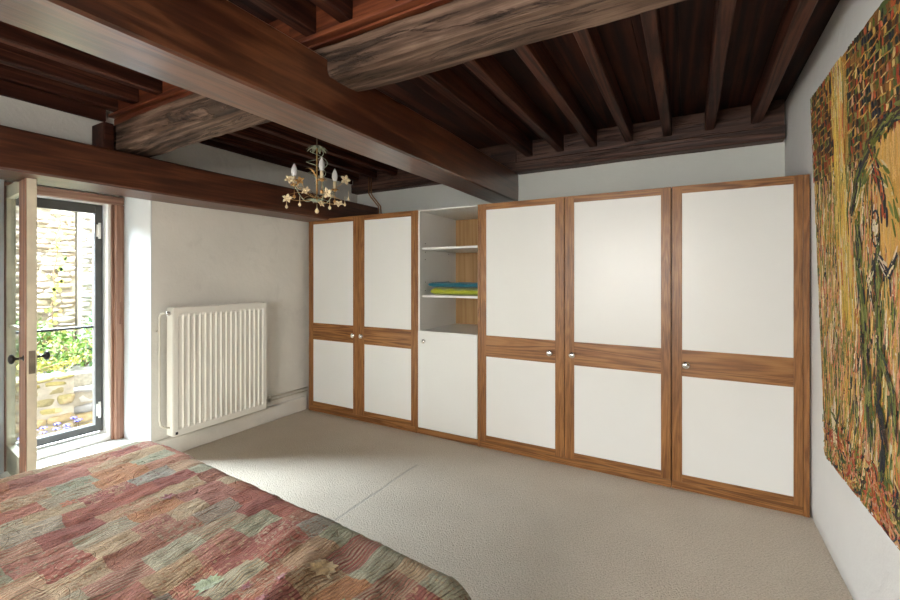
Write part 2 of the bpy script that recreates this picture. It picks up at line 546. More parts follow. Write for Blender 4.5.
def beam_mesh(x0, x1, y0, y1, z0, z1, axis, n=40, amp=0.004, seed=0, bev=0.008, amp2=0.0, freq=1.4, m=4, shear=None):
    """hewn timber: a prism subdivided along its run with gently uneven faces and softened arrises"""
    bm = bmesh.new()
    L0, L1 = (x0, x1) if axis == 'X' else (y0, y1)
    A0, A1 = (y0, y1) if axis == 'X' else (x0, x1)
    sec = []
    for (ca, cz, sa, sz) in ((A0, z0, 1, 1), (A1, z0, -1, 1), (A1, z1, -1, -1), (A0, z1, 1, -1)):
        if (sa > 0) == (sz > 0):
            sec.append((ca, cz + sz * bev)); sec.append((ca + sa * bev, cz))
        else:
            sec.append((ca + sa * bev, cz)); sec.append((ca, cz + sz * bev))
    full = []
    k = len(sec)
    for i in range(k):
        a, b = sec[i], sec[(i + 1) % k]
        full.append(a)
        if i % 2 == 1:
            for j in range(1, m):
                t = j / m
                full.append((a[0] + (b[0] - a[0]) * t, a[1] + (b[1] - a[1]) * t))
    rings = []
    ca, cz = (A0 + A1) / 2, (z0 + z1) / 2
    for i in range(n + 1):
        L = L0 + (L1 - L0) * i / n
        ring = []
        for (a, z) in full:
            p = Vector((L * freq, a * 5 + seed, z * 5))
            d = mn.noise(p) * amp + mn.noise(p * 4.3) * amp * 0.45
            w = mn.noise(Vector((L * 0.8, seed * 3.1, 0))) * amp2
            w2 = mn.noise(Vector((L * 0.9, seed * 1.7, 5))) * amp2
            va = (a - ca); vz = (z - cz)
            ln = math.hypot(va, vz)
            aa = a + va / ln * d + w * 0.5
            zz = z + vz / ln * d + w2 * 0.5
            ring.append(bm.verts.new((L, aa, zz) if axis == 'X' else (aa, L, zz)))
        rings.append(ring)
    kk = len(full)
    for i in range(n):
        for j in range(kk):
            f = bm.faces.new((rings[i][j], rings[i][(j + 1) % kk], rings[i + 1][(j + 1) % kk], rings[i + 1][j]))
            f.smooth = True
    bm.faces.new(rings[0]); bm.faces.new(rings[-1][::-1])
    if shear:
        for v in bm.verts:
            f = ((v.co.x if axis == 'X' else v.co.y) - L0) / (L1 - L0)
            v.co.z += shear[1] * f
            v.co.y += shear[0] * f
    bmesh.ops.recalc_face_normals(bm, faces=bm.faces[:])
    for e in bm.edges:
        if len(e.link_faces) == 2 and e.calc_face_angle(0.0) > 0.45:
            e.smooth = False
    me = bpy.data.meshes.new('timber')
    bm.to_mesh(me); bm.free()
    return me

# ------------------------------------------------------------------ room shell
XL, XR, YB, YF, ZC = -3.69, 0.64, -2.30, 4.15, 2.80
DY0, DY1, DZ = 0.90, 1.768, 2.14        # garden door recess
XO = -4.32                              # outer face of the left wall

def cut_wall(name, mat, u0, u1, v0, v1, holes, mk):
    """wall slab as one mesh: strips round rectangular holes; mk(mb, u0,u1,v0,v1)"""
    mb = MB()
    us = sorted(set([u0, u1] + [h[0] for h in holes] + [h[1] for h in holes]))
    vs = sorted(set([v0, v1] + [h[2] for h in holes] + [h[3] for h in holes]))
    for a, b in zip(us, us[1:]):
        for c, d in zip(vs, vs[1:]):
            cu, cv = (a + b) / 2, (c + d) / 2
            if any(h[0] < cu < h[1] and h[2] < cv < h[3] for h in holes):
                continue
            mk(mb, a, b, c, d)
    bmesh.ops.remove_doubles(mb.bm, verts=mb.bm.verts[:], dist=1e-4)
    dd = {}
    for f in mb.bm.faces:
        key = tuple(sorted(v.index for v in f.verts))
    mb.bm.verts.index_update()
    seen = {}
    for f in list(mb.bm.faces):
        key = tuple(sorted(v.index for v in f.verts))
        seen.setdefault(key, []).append(f)
    kill = [f for fs in seen.values() if len(fs) > 1 for f in fs]
    bmesh.ops.delete(mb.bm, geom=kill, context='FACES')
    mats = mat if isinstance(mat, list) else [mat]
    if len(mats) > 1:
        for f in mb.bm.faces:
            if abs(f.calc_center_median().x - XO) < 1e-3:
                f.material_index = 1
    return struct(mb.build(name, mats))

cut_wall('wall_left', [M['wall_left'], M['mortar']], YB - 0.4, YF + 0.4, -0.02, 3.1, [(DY0, DY1, 0.09, DZ), (-1.35, -0.45, 0.3, 2.05)],
         lambda mb, a, b, c, d: mb.box(XO, XL, a, b, c, d))
cut_wall('wall_rear', M['wall_far'], XL, XR + 0.3, -0.02, 3.1, [(-1.8, 0.0, 0.75, 2.1)],
         lambda mb, a, b, c, d: mb.box(a, b, YB - 0.35, YB, c, d))
struct(MB().box(XL, XR, YF, YF + 0.4, -0.02, 3.1).build('wall_far', M['wall_far']))

# right wall: its face runs unevenly, so a displaced sheet closes a solid slab
def right_wall():
    bm = bmesh.new()
    ny, nz = 70, 36
    g = []
    for i in range(ny + 1):
        y = YB - 0.4 + (YF + 0.8 - YB) * i / ny
        r = []
        for j in range(nz + 1):
            z = -0.02 + 3.12 * j / nz
            x = XR + 0.012 * mn.noise(Vector((y * 0.9, z * 0.9, 3)))
            r.append(bm.verts.new((x, y, z)))
        g.append(r)
    for i in range(ny):
        for j in range(nz):
            f = bm.faces.new((g[i][j], g[i + 1][j], g[i + 1][j + 1], g[i][j + 1])); f.smooth = True
    ret = bmesh.ops.extrude_face_region(bm, geom=bm.faces[:])
    for e in ret['geom']:
        if isinstance(e, bmesh.types.BMVert):
            e.co.x = XR + 0.35
    bmesh.ops.recalc_face_normals(bm, faces=bm.faces[:])
    me = bpy.data.meshes.new('wall_right'); bm.to_mesh(me); bm.free()
    return struct(link('wall_right', me, M['wall_right']))
right_wall()
struct(MB().box(XL, XR, YB, YF, -0.12, 0.0).build('floor', M['carpet']))

# ceiling: wide dark boards laid across the joists, as one surface
def ceiling():
    mb = MB()
    x = XL
    k = 0
    while x < XR:
        w = random.choice((0.21, 0.24, 0.19))
        x1 = min(x + w, XR + 0.0)
        mb.box(x + 0.001, x1 - 0.001, YB, YF, ZC + random.uniform(0, 0.004), ZC + 0.06)
        x = x1
    mb.box(XL - 0.5, XR + 0.3, YB - 0.4, YF + 0.4, ZC + 0.06, ZC + 0.25)
    return struct(mb.build('ceiling', M['board']))
ceiling()

# door recess lining (white plaster) as trim
mb = MB()
mb.box(XO, XL + 0.003, DY1 - 0.004, DY1 + 0.004, 0.09, DZ)
struct(mb.build('trim_1', M['reveal']))
struct(MB().box(XO, XL + 0.003, DY0 - 0.004, DY0 + 0.004, 0.09, DZ).build('trim_2', M['reveal']))
struct(MB().box(XO, XL + 0.003, DY0, DY1, DZ - 0.012, DZ - 0.002).build('trim_3', M['reveal']))
struct(MB().box(XO - 0.04, XL + 0.004, DY0, DY1, 0.085, 0.11, 0.004).build('trim_4', M['sill']))

# plaster plinth standing proud at the foot of the left wall
mb = MB()
mb.bm.free()
pm = beam_mesh(XL - 0.01, XL + 0.035, DY1 + 0.01, 3.29, 0.0, 0.15, 'Y', 30, 0.003, 2, 0.01)
struct(link('baseboard_left', pm, M['wall_left']))

# ------------------------------------------------------------------ timber ceiling
tag(link('main_beam', beam_mesh(-1.79, -1.53, YB, YF, 2.212, 2.512, 'Y', 90, 0.004, 4, 0.010, 0.012), M['beam'], None, (-1.66, 0.9, 2.21)),
    'long brown main ceiling beam running from top left to the far wall', 'beam')
tag(link('wall_beam', beam_mesh(XL, -3.335, YB, YF, 2.052, 2.30, 'Y', 90, 0.004, 9, 0.012, 0.012), M['wallbeam'], None, (-3.5, 0.9, 2.05)),
    'dark reddish beam lying along the left wall above door and radiator', 'beam')

def rustic(x0, x1, y0, y1, z0, z1, seed, label, amp2=0.02, shear=None):
    o = link('cross_beam', beam_mesh(x0, x1, y0, y1, z0, z1, 'X', 90, 0.010, seed, 0.014, amp2, 3.0, 6, shear), M['rustic'], None, ((x0 + x1) / 2, (y0 + y1) / 2, z0))
    return tag(o, label, 'beam')
rustic(-3.66, -1.785, 1.43, 1.665, 2.325, 2.510, 21, 'rough grey hewn cross beam between left wall and main beam', 0.02, (0.08, 0.08))
rustic(-1.785, XR + 0.02, 1.510, 1.745, 2.43, 2.585, 33, 'rough grey hewn cross beam from main beam to the right wall')
tag(MB().box(-3.62, -3.44, 1.36, 1.42, 2.30, 2.50, 0.008).build('bracket_block', M['board'], None, (-3.53, 1.39, 2.30)),
    'small dark timber block at the wall end of the left cross beam', 'block')

# ledger boards under the joist ends, red stained towards the camera
def ledger(x0, x1, label, low=2.588):
    r = thing('ledger_board', ((x0 + x1) / 2, 1.5, 2.55), label, 'board')
    MB().box(x0, x1, 1.508, 1.64, low, 2.600, 0.003).build('strip', M['red'], r)
    MB().box(x0, x1, 1.470, 1.64, 2.601, 2.625, 0.006).build('moulding', M['red'], r)
    MB().box(x0, x1, 1.505, 1.545, 2.626, ZC, 0.0).build('riser_board', M['red'], r)
    return r
ledger(-3.66, -1.795, 'red-stained ledger board on the left cross beam', 2.53)
ledger(-1.795, XR - 0.002, 'red-stained ledger board on the right cross beam')

# far wall plate with boards between the joist ends
def wall_plate(x0, x1, label, s):
    r = thing('wall_plate', ((x0 + x1) / 2, 4.1, 2.5), label, 'beam')
    link('timber', beam_mesh(x0, x1, 4.03, YF, 2.495, 2.60, 'X', 40, 0.006, s, 0.008, 0.012), M['plate'], r)
    link('riser_board', beam_mesh(x0, x1, 4.06, YF, 2.601, ZC, 'X', 30, 0.004, s + 3, 0.003), M['plate'], r)
    return r
wall_plate(-3.68, -1.80, 'dark timber plate on the far wall left of the main beam', 5)
wp = wall_plate(-1.52, XR - 0.015, 'dark timber plate on the far wall right of the main beam', 14)
MB().box(-1.795, -1.521, 4.05, YF, 2.516, ZC, 0.003).build('packing_board', M['plate'], wp)
tag(link('side_plate', beam_mesh(XL, XL + 0.03, 1.70, 4.03, 2.60, ZC, 'Y', 40, 0.004, 77, 0.006), M['board'], None, (XL, 2.8, 2.6)),
    'dark board along the top of the left wall beyond the cross beam', 'board')
tag(link('side_plate', beam_mesh(XL, XL + 0.03, YB, 1.46, 2.565, ZC, 'Y', 40, 0.004, 78, 0.006), M['board'], None, (XL, 0.2, 2.6)),
    'dark board along the top of the left wall nearer than the cross beam', 'board')

ordn = ['first', 'second', 'third', 'fourth', 'fifth', 'sixth', 'seventh']
def joists(xs, y0, y1, z0, zone, group, ref):
    for i, x in enumerate(xs):
        o = link('ceiling_joist', beam_mesh(x - 0.034, x + 0.034, y0, y1, z0, ZC - 0.001, 'Y', 34, 0.003, x * 7 + y0, 0.006, 0.010), M['joist'], None, (x, (y0 + y1) / 2, z0))
        tag(o, 'dark ceiling joist %s, %s from %s' % (zone, ordn[i], ref), 'joist', group)
joists([0.45, 0.14, -0.165, -0.47, -0.775, -1.08, -1.385], 1.65, 4.06, 2.645, 'above the wardrobe', 'joists in the right far bay', 'the right wall')
joists([-3.62, -3.33, -3.03, -2.73, -2.43, -2.13], 1.68, 4.06, 2.645, 'above the chandelier', 'joists in the left far bay', 'the left wall')
joists([-3.62, -3.33, -3.03, -2.73, -2.43, -2.13], YB, 1.503, 2.645, 'over the bed at top left', 'joists in the left near bay', 'the left wall')
joists([-1.635, -1.40, -1.08, -0.76, -0.44], YB, 1.503, 2.645, 'at the top centre edge', 'joists in the right near bay', 'the main beam')

# ------------------------------------------------------------------ wardrobes
YW = 3.30
YBK = 4.02
def wall_knob(parent, x, z, r=0.024, label='round chrome knob'):
    mb = MB()
    mb.lathe([(0.010, 0.0), (0.011, 0.003), (0.006, 0.006), (0.006, 0.016), (r * 0.75, 0.019), (r, 0.026), (r, 0.032), (r * 0.82, 0.037), (0.0, 0.039)], (x, YW - 0.0005, z), (0, -1, 0), 24)
    o = mb.build('knob', M['chrome'], parent)
    o['label'] = label
    return o

def panel_door(parent, x0, x1, p0, p1, knob_x):
    """framed oak door: stiles, rails, two white panels, knob"""
    zb, zt = 0.055, 2.064
    d = MB()
    t0, t1 = YW, YW + 0.024
    d.box(x0, p0, t0, t1, zb, zt, 0.002, 0)
    d.box(p1, x1, t0, t1, zb, zt, 0.002, 0)
    d.box(p0, p1, t0 + 0.0005, t1, zb, 0.106, 0.0015, 1)
    d.box(p0, p1, t0 + 0.0005, t1, 0.776, 0.955, 0.0015, 1)
    d.box(p0, p1, t0 + 0.0005, t1, 2.019, zt, 0.0015, 1)
    door = d.build('door', [M['oak_z'], M['oak_x']], parent)
    for (a, b, nm) in ((0.106, 0.776, 'lower_panel'), (0.955, 2.019, 'upper_panel')):
        pm = MB()
        pm.box(p0 - 0.0, p1 + 0.0, t0 + 0.006, t0 + 0.018, a, b, 0.0)
        pn = pm.build(nm, M['panel'], door)
        pn['label'] = 'smooth white panel'
    wall_knob(door, knob_x, 0.857)
    return door

def carcass(x0, x1, name, label, left_post=0.0, right_post=0.0):
    r = thing(name, ((x0 + x1) / 2, YW + 0.3, 0.0), label, 'wardrobe')
    c = MB()
    c.box(x0, x1, YW + 0.004, YW + 0.022, 0.0, 0.052, 0.0015, 1)         # plinth
    c.box(x0, x0 + 0.018, YW + 0.026, YBK, 0.0, 2.055, 0, 0)
    c.box(x1 - 0.018, x1, YW + 0.026, YBK, 0.0, 2.055, 0, 0)
    c.box(x0, x1, YW + 0.010, YBK, 2.056, 2.072, 0.0015, 1)
    c.box(x0 + 0.018, x1 - 0.018, YBK - 0.012, YBK, 0.0, 2.055, 0, 0)
    if left_post:
        c.box(x0, x0 + left_post, YW - 0.001, YW + 0.024, 0.0, 2.070, 0.002, 0)
    if right_post:
        c.box(x1 - right_post, x1, YW - 0.001, YW + 0.024, 0.0, 2.070, 0.002, 0)
    c.build('carcass', [M['oak_z'], M['oak_x']], r)
    return r

u = carcass(-3.622, -2.200, 'wardrobe', 'oak framed double wardrobe at far left beside the radiator', 0.016, 0.030)
panel_door(u, -3.603, -2.915, -3.561, -2.990, -2.972)
panel_door(u, -2.911, -2.233, -2.845, -2.276, -2.866)
u = carcass(-1.585, -0.112, 'wardrobe', 'oak framed double wardrobe in the middle, right of the open shelves', 0.022, 0.0)
panel_door(u, -1.560, -0.848, -1.507, -0.917, -0.955)
panel_door(u, -0.843, -0.116, -0.771, -0.176, -0.782)
u = carcass(-0.109, 0.628, 'wardrobe', 'oak framed single wardrobe at far right against the right wall', 0.0, 0.030)
panel_door(u, -0.105, 0.596, -0.047, 0.552, -0.024)

# open shelf unit
s = thing('shelf_unit', (-1.89, YW + 0.3, 0), 'white open shelf unit with low white door between the wardrobes', 'shelf unit')
sx0, sx1 = -2.199, -1.586
c = MB()
c.box(sx0, sx0 + 0.016, YW + 0.006, YBK, 0.056, 2.07, 0.001)
c.box(sx1 - 0.012, sx1, YW + 0.026, YBK, 0.056, 2.07, 0.001)
c.build('side_panel', M['laminate'], s)
MB().box(sx0 + 0.016, sx1 - 0.012, YW + 0.006, YBK, 2.058, 2.072, 0.001).build('top_panel', M['laminate'], s)
o = MB().box(sx0 + 0.016, sx1 - 0.012, YBK - 0.012, YBK, 0.06, 2.056).build('back_panel', M['oak_back'], s)
o['label'] = 'plywood back panel'
for z in (1.705, 1.262):
    o = MB().box(sx0 + 0.018, sx1 - 0.014, YW + 0.05, YBK - 0.014, z, z + 0.020, 0.001).build('shelf', M['laminate'], s)
MB().box(sx0 + 0.018, sx1 - 0.014, YW + 0.026, YBK - 0.014, 0.935, 0.953, 0.001).build('base_shelf', M['laminate'], s)
dr = MB().box(sx0 + 0.002, sx1 - 0.004, YW, YW + 0.022, 0.060, 0.953, 0.0015).build('door', M['laminate'], s)
wall_knob(dr, -2.122, 0.862, 0.020, 'small clear knob')
o = MB().box(sx0, sx1, YW + 0.004, YW + 0.022, 0.0, 0.054, 0.0015).build('plinth', M['oak_x'], s)
o['label'] = 'oak plinth'
for z in (1.705 - 0.02, 1.705 + 0.06, 1.705 - 0.09, 1.262 + 0.06, 1.262 + 0.14):
    for y in (YW + 0.10, YW + 0.55):
        pin = MB(); pin.lathe([(0.004, 0), (0.004, 0.004), (0, 0.0045)], (sx0 + 0.016, y, z), (1, 0, 0), 8)
        pin.build('shelf_pin', M['black'], s)

# towels: folded cloths with rolled front edge
def towel(name, x0, x1, y0, y1, z0, th, mat, label, seed, layers=2, sag=0.0):
    bm = bmesh.new()
    nx, n = 44, 26
    rings = []
    for i in range(nx + 1):
        u = i / nx
        x = x0 + (x1 - x0) * u
        end = min(u, 1 - u) * nx
        sq = min(1.0, 0.35 + 0.65 * math.sqrt(min(1.0, end / 3.0)))
        ring = []
        for k in range(n * layers):
            pass
        for k in range(n * 2):
            a = 2 * PI * k / (n * 2)
            ca, sa = math.cos(a), math.sin(a)
            ex = 0.35
            py = math.copysign(abs(ca) ** ex, ca)
            pz = math.copysign(abs(sa) ** 0.7, sa)
            y = (y0 + y1) / 2 + py * (y1 - y0) / 2 * (0.97 + 0.03 * sq)
            zc = z0 + th / 2
            z = zc + pz * th / 2 * sq
            if layers > 1 and py < -0.97:
                y += 0.010 * math.exp(-((pz) / 0.18) ** 2)
            top = max(0.0, pz)
            z += top * (0.020 * mn.noise(Vector((x * 9, y * 4, seed))) + 0.006 * mn.noise(Vector((x * 40, y * 30, seed))))
            z += top * sag * math.sin(PI * u) * -1
            y += 0.012 * mn.noise(Vector((x * 11, z * 20, seed + 5)))
            ring.append(bm.verts.new((x, y, max(z, z0))))
        rings.append(ring)
    kk = n * 2
    for i in range(nx):
        for k in range(kk):
            f = bm.faces.new((rings[i][k], rings[i][(k + 1) % kk], rings[i + 1][(k + 1) % kk], rings[i + 1][k])); f.smooth = True
    bm.faces.new(rings[0]); bm.faces.new(rings[-1][::-1])
    bmesh.ops.recalc_face_normals(bm, faces=bm.faces[:])
    me = bpy.data.meshes.new(name); bm.to_mesh(me); bm.free()
    return tag(link(name, me, mat, None, ((x0 + x1) / 2, (y0 + y1) / 2, z0)), label, 'towel')
towel('towel', -2.13, -1.612, 3.40, 3.80, 1.283, 0.062, M['yellow'], 'folded yellow-green towel on the shelf under the blue one', 3)
towel('towel', -2.145, -1.606, 3.39, 3.79, 1.353, 0.052, M['teal'], 'folded teal blue towel lying on top of the yellow one', 8, 2, 0.012)

# ------------------------------------------------------------------ radiator
def radiator():
    y0, y1, z0, z1 = 1.868, 2.712, 0.185, 1.200
    xf, xb = -3.555, -3.645
    r = thing('radiator', (-3.6, 2.29, z0), 'cream ribbed panel radiator on the left wall', 'radiator')
    # fluted front
    bm = bmesh.new()
    nf = 17
    m0, m1 = y0 + 0.03, y1 - 0.03
    prof = [(y0, 0.0), (y0 + 0.02, 0.0)]
    pitch = (m1 - m0) / nf
    for i in range(nf):
        a = m0 + i * pitch
        prof += [(a + pitch * 0.05, 0.0), (a + pitch * 0.22, 0.010), (a + pitch * 0.78, 0.010), (a + pitch * 0.95, 0.0)]
    prof += [(y1 - 0.02, 0.0), (y1, 0.0)]
    levels = [(z0, 0.0), (z0 + 0.045, 0.0), (z0 + 0.065, 1.0), (z1 - 0.065, 1.0), (z1 - 0.045, 0.0), (z1, 0.0)]
    g = [[bm.verts.new((xf + 0.0 - d * k, y, z)) for (y, d) in prof] for (z, k) in levels]
    for i in range(len(g) - 1):
        for j in range(len(prof) - 1):
            f = bm.faces.new((g[i][j], g[i][j + 1], g[i + 1][j + 1], g[i + 1][j])); f.smooth = False
    ret = bmesh.ops.extrude_face_region(bm, geom=bm.faces[:])
    for e in ret['geom']:
        if isinstance(e, bmesh.types.BMVert):
            e.co.x = xf - 0.020
    bmesh.ops.recalc_face_normals(bm, faces=bm.faces[:])
    me = bpy.data.meshes.new('front_panel'); bm.to_mesh(me); bm.free()
    link('front_panel', me, M['rad'], r)
    MB().box(xb, xf - 0.022, y0 + 0.002, y1 - 0.002, z0 + 0.004, z1 - 0.012, 0.004).build('rear_panel', M['rad'], r)
    gr = MB()
    gr.box(xb, xf - 0.004, y0 - 0.004, y1 + 0.004, z1 - 0.008, z1 + 0.006, 0.003)
    for i in range(40):
        y = y0 + 0.03 + i * (y1 - y0 - 0.06) / 39
        gr.box(xb + 0.015, xf - 0.02, y - 0.0035, y + 0.0035, z1 + 0.004, z1 + 0.008)
    gr.build('top_grille', M['rad'], r)
    for (a, b) in ((y0 - 0.008, y0 - 0.001), (y1 + 0.001, y1 + 0.006)):
        MB().box(xb, xf - 0.004, a, b, z0 + 0.003, z1 - 0.004, 0.002).build('side_cover', M['rad'], r)
    for y in (y0 + 0.12, y1 - 0.12):
        MB().box(XL, xb, y - 0.02, y + 0.02, 0.35, 1.05).build('bracket', M['rad'], r)
    # top left valve and feed pipe
    v = MB()
    v.tube([(-3.60, y0 - 0.006, 1.163), (-3.60, y0 - 0.030, 1.163)], [0.016, 0.012], 14)
    v.lathe([(0.017, 0), (0.018, 0.004), (0.018, 0.016), (0.013, 0.021), (0, 0.022)], (-3.588, y0 - 0.028, 1.163), (1, -0.2, 0), 16)
    v.build('valve', M['chrome'], r)
    p = MB()
    path = [(-3.60, y0 - 0.034, 1.163), (-3.607, y0 - 0.046, 1.165), (-3.63, y0 - 0.058, 1.155), (-3.64, y0 - 0.062, 1.13), (-3.64, y0 - 0.062, 0.72), (-3.64, y0 - 0.062, 0.32), (-3.638, y0 - 0.055, 0.275), (-3.63, y0 - 0.035, 0.255), (-3.60, y0 - 0.006, 0.25)]
    p.tube(path, 0.0085, 10)
    p.tube([(-3.69, y0 - 0.062, 1.02), (-3.655, y0 - 0.062, 1.02)], 0.006, 8)
    p.build('feed_pipe', M['pipe'], r)
    # lower right lockshield and plug
    v = MB()
    v.tube([(-3.60, y1 + 0.004, 0.245), (-3.60, y1 + 0.03, 0.245)], 0.011, 12)
    v.tube([(-3.60, y1 + 0.028, 0.26), (-3.60, y1 + 0.028, 0.21)], 0.012, 12)
    v.build('lockshield', M['dark_pipe'], r)
    MB().box(xf - 0.001, xf + 0.004, y0 + 0.012, y0 + 0.03, z0 + 0.012, z0 + 0.032, 0.001).build('badge', M['black'], r)
radiator()
r = thing('heating_pipe', (-3.66, 3.0, 0.2), 'pair of thin painted heating pipes running along the wall foot right of the radiator', 'pipe')
for z in (0.247, 0.212):
    MB().tube([(-3.66, 2.755, z), (-3.66, 3.0, z - 0.004), (-3.66, 3.31, z - 0.006)], 0.0075, 10).build('pipe', M['pipe'], r)
MB().box(-3.69, -3.65, 2.83, 2.845, 0.195, 0.262, 0.003).build('clip', M['pipe'], r)
r = thing('ceiling_pipe', (-3.38, 4.02, 2.3), 'two thin copper pipes dropping from the ceiling beside the far wall', 'pipe')
for dx in (0.0, 0.035):
    MB().tube([(-3.39 + dx, 4.02, 2.66), (-3.39 + dx, 4.02, 2.46), (-3.37 + dx, 4.03, 2.42), (-3.31 + dx, 4.10, 2.31), (-3.305 + dx, 4.115, 2.10)], 0.0075, 10).build('pipe', M['copper'], r)

# ------------------------------------------------------------------ garden door: inner wooden frame with open leaf
FX0, FX1 = -4.16, -4.10
struct(MB().box(XO, -4.09, DY0 + 0.005, 1.046, 0.112, DZ - 0.013).build('trim_6', M['reveal']))
DJ = 1.046
d1 = thing('door_1', (-4.13, 1.4, 0.11))
d1['kind'] = 'structure'
fr = MB()
fr.box(FX0, FX1, DY1 - 0.062, DY1 - 0.006, 0.112, 2.045, 0.006, 0)
fr.box(FX0, FX1, DJ + 0.001, DJ + 0.045, 0.112, 2.045, 0.006, 0)
fr.box(FX0, FX1 + 0.001, DJ + 0.001, DY1 - 0.006, 2.046, 2.108, 0.006, 1)
fr.box(FX0 - 0.02, FX0 + 0.02, DY1 - 0.075, DY1 - 0.055, 0.112, 2.045, 0.003, 0)
fr.build('frame', [M['framewood'], M['framewood_h']], d1)
for z in (1.15,):
    MB().box(FX1, FX1 + 0.006, DY1 - 0.046, DY1 - 0.030, z - 0.09, z + 0.09, 0.002).build('strike_plate', M['framewood'], d1)

# leaf: built flat along +X from hinge then turned
hinge = Vector((-4.085, 1.052, 0))
tip = Vector((-3.50, 0.994, 0))
W = (tip - hinge).length
ang = math.atan2(tip.y - hinge.y, tip.x - hinge.x)
LM = Matrix.Translation(hinge) @ Matrix.Rotation(ang, 4, 'Z')
def leafpart(fn, name, mat, parent):
    mb = MB()
    fn(mb)
    bmesh.ops.transform(mb.bm, matrix=LM, verts=mb.bm.verts[:])
    return mb.build(name, mat, parent)
TH = 0.046
def leaf_frame(mb):
    mb.box(0, 0.035, 0, TH, 0.13, 2.075, 0.004, 0)
    mb.box(W - 0.165, W, 0.0, TH, 0.13, 2.085, 0.004, 0)
    mb.box(0.035, W - 0.165, 0.002, TH - 0.002, 1.985, 2.07, 0.003, 0)
    mb.box(0.035, W - 0.165, 0.002, TH - 0.002, 0.13, 0.30, 0.003, 0)
    mb.box(0.035, W - 0.165, 0.010, TH - 0.010, 1.10, 1.125, 0.002, 0)
leaf = leafpart(leaf_frame, 'leaf', M['cream'], d1)
leaf['label'] = 'cream painted glazed leaf standing open'
leafpart(lambda mb: mb.box(0.034, W - 0.164, 0.020, 0.024, 0.29, 1.99), 'pane', M['glass'], leaf)
leafpart(lambda mb: (mb.box(W - 0.162, W - 0.001, -0.006, -0.0005, 0.14, 2.08, 0.002), mb.box(0.001, 0.034, -0.006, -0.0005, 0.14, 2.07, 0.002)), 'cover_strip', M['framewood'], leaf)
def knobset(mb):
    zc, xc = 0.955, W - 0.045
    for sgn, y0 in ((-1, -0.0065), (1, TH + 0.0005)):
        mb.lathe([(0.018, 0.0), (0.018, 0.003), (0.008, 0.006), (0.007, 0.03), (0.012, 0.038), (0.026, 0.044), (0.030, 0.052), (0.026, 0.061), (0.012, 0.067), (0, 0.068)],
                 (xc, y0, zc), (0, sgn, 0), 18)
k = leafpart(knobset, 'door_knob', M['black'], leaf)
k['label'] = 'pair of black oval knobs'
def lockp(mb):
    mb.box(W, W + 0.003, 0.008, TH - 0.008, 0.86, 1.0, 0.001)
    mb.box(W + 0.003, W + 0.010, 0.014, TH - 0.014, 0.93, 0.955, 0.001)
    mb.box(W + 0.003, W + 0.007, 0.016, TH - 0.016, 0.875, 0.895, 0.001)
leafpart(lockp, 'lock_plate', M['dark_pipe'], leaf)

# outer metal glazed door
d2 = thing('door_2', (-4.25, 1.4, 0.15))
d2['kind'] = 'structure'
gx0, gx1 = -4.275, -4.235
gy0, gy1, gz0, gz1 = DJ + 0.005, 1.672, 0.185, 2.045
fr = MB()
fr.box(gx0, gx1, gy1 - 0.055, gy1 - 0.014, gz0, gz1 - 0.02, 0.003, 0)
fr.box(gx0 - 0.01, gx1 - 0.015, gy1 - 0.014, gy1, gz0 - 0.01, gz1, 0.002, 0)
fr.box(gx0, gx1, gy0, gy0 + 0.055, gz0, gz1, 0.003, 0)
fr.box(gx0, gx1, gy0 + 0.055, gy1 - 0.055, gz1 - 0.075, gz1 - 0.02, 0.003, 0)
fr.box(gx0 - 0.01, gx1 - 0.015, gy0, gy1, gz1 - 0.02, gz1, 0.002, 0)
fr.box(gx0, gx1, gy0 + 0.055, gy1 - 0.055, gz0, gz0 + 0.055, 0.003, 0)
fr.build('frame', M['steel'], d2)
bd = MB()
bd.box(gx0 + 0.012, gx1 + 0.002, gy1 - 0.064, gy1 - 0.0555, gz0 + 0.056, gz1 - 0.076)
bd.box(gx0 + 0.012, gx1 + 0.002, gy0 + 0.064, gy1 - 0.064, gz0 + 0.056, gz0 + 0.066)
bd.build('glazing_bead', M['steel_lt'], d2)
MB().box(gx0 + 0.010, gx1 - 0.010, gy0 + 0.056, gy1 - 0.065, 1.035, 1.052, 0.001).build('glazing_bar', M['steel'], d2)
MB().box(gx0 + 0.018, gx0 + 0.022, gy0 + 0.056, gy1 - 0.0645, gz0 + 0.067, gz1 - 0.077).build('pane', M['glass'], d2)
for z in (1.83, 0.36):
    h = MB()
    h.tube([(gx1 + 0.008, gy1 - 0.030, z - 0.065), (gx1 + 0.008, gy1 - 0.030, z + 0.065)], 0.009, 12)
    h.box(gx1, gx1 + 0.005, gy1 - 0.050, gy1 - 0.018, z - 0.05, z + 0.05, 0.001)
    h.build('hinge', M['white_paint'], d2)
# white outer rebate around the metal door
mb = MB()
mb.box(XO, -4.165, 1.676, DY1 - 0.005, 0.112, DZ - 0.015)
mb.box(XO, -4.165, DJ + 0.002, 1.676, 2.05, DZ - 0.015)
mb.box(XO - 0.02, -4.165, DJ + 0.002, 1.676, 0.112, 0.170)
struct(mb.build('trim_5', M['sill']))

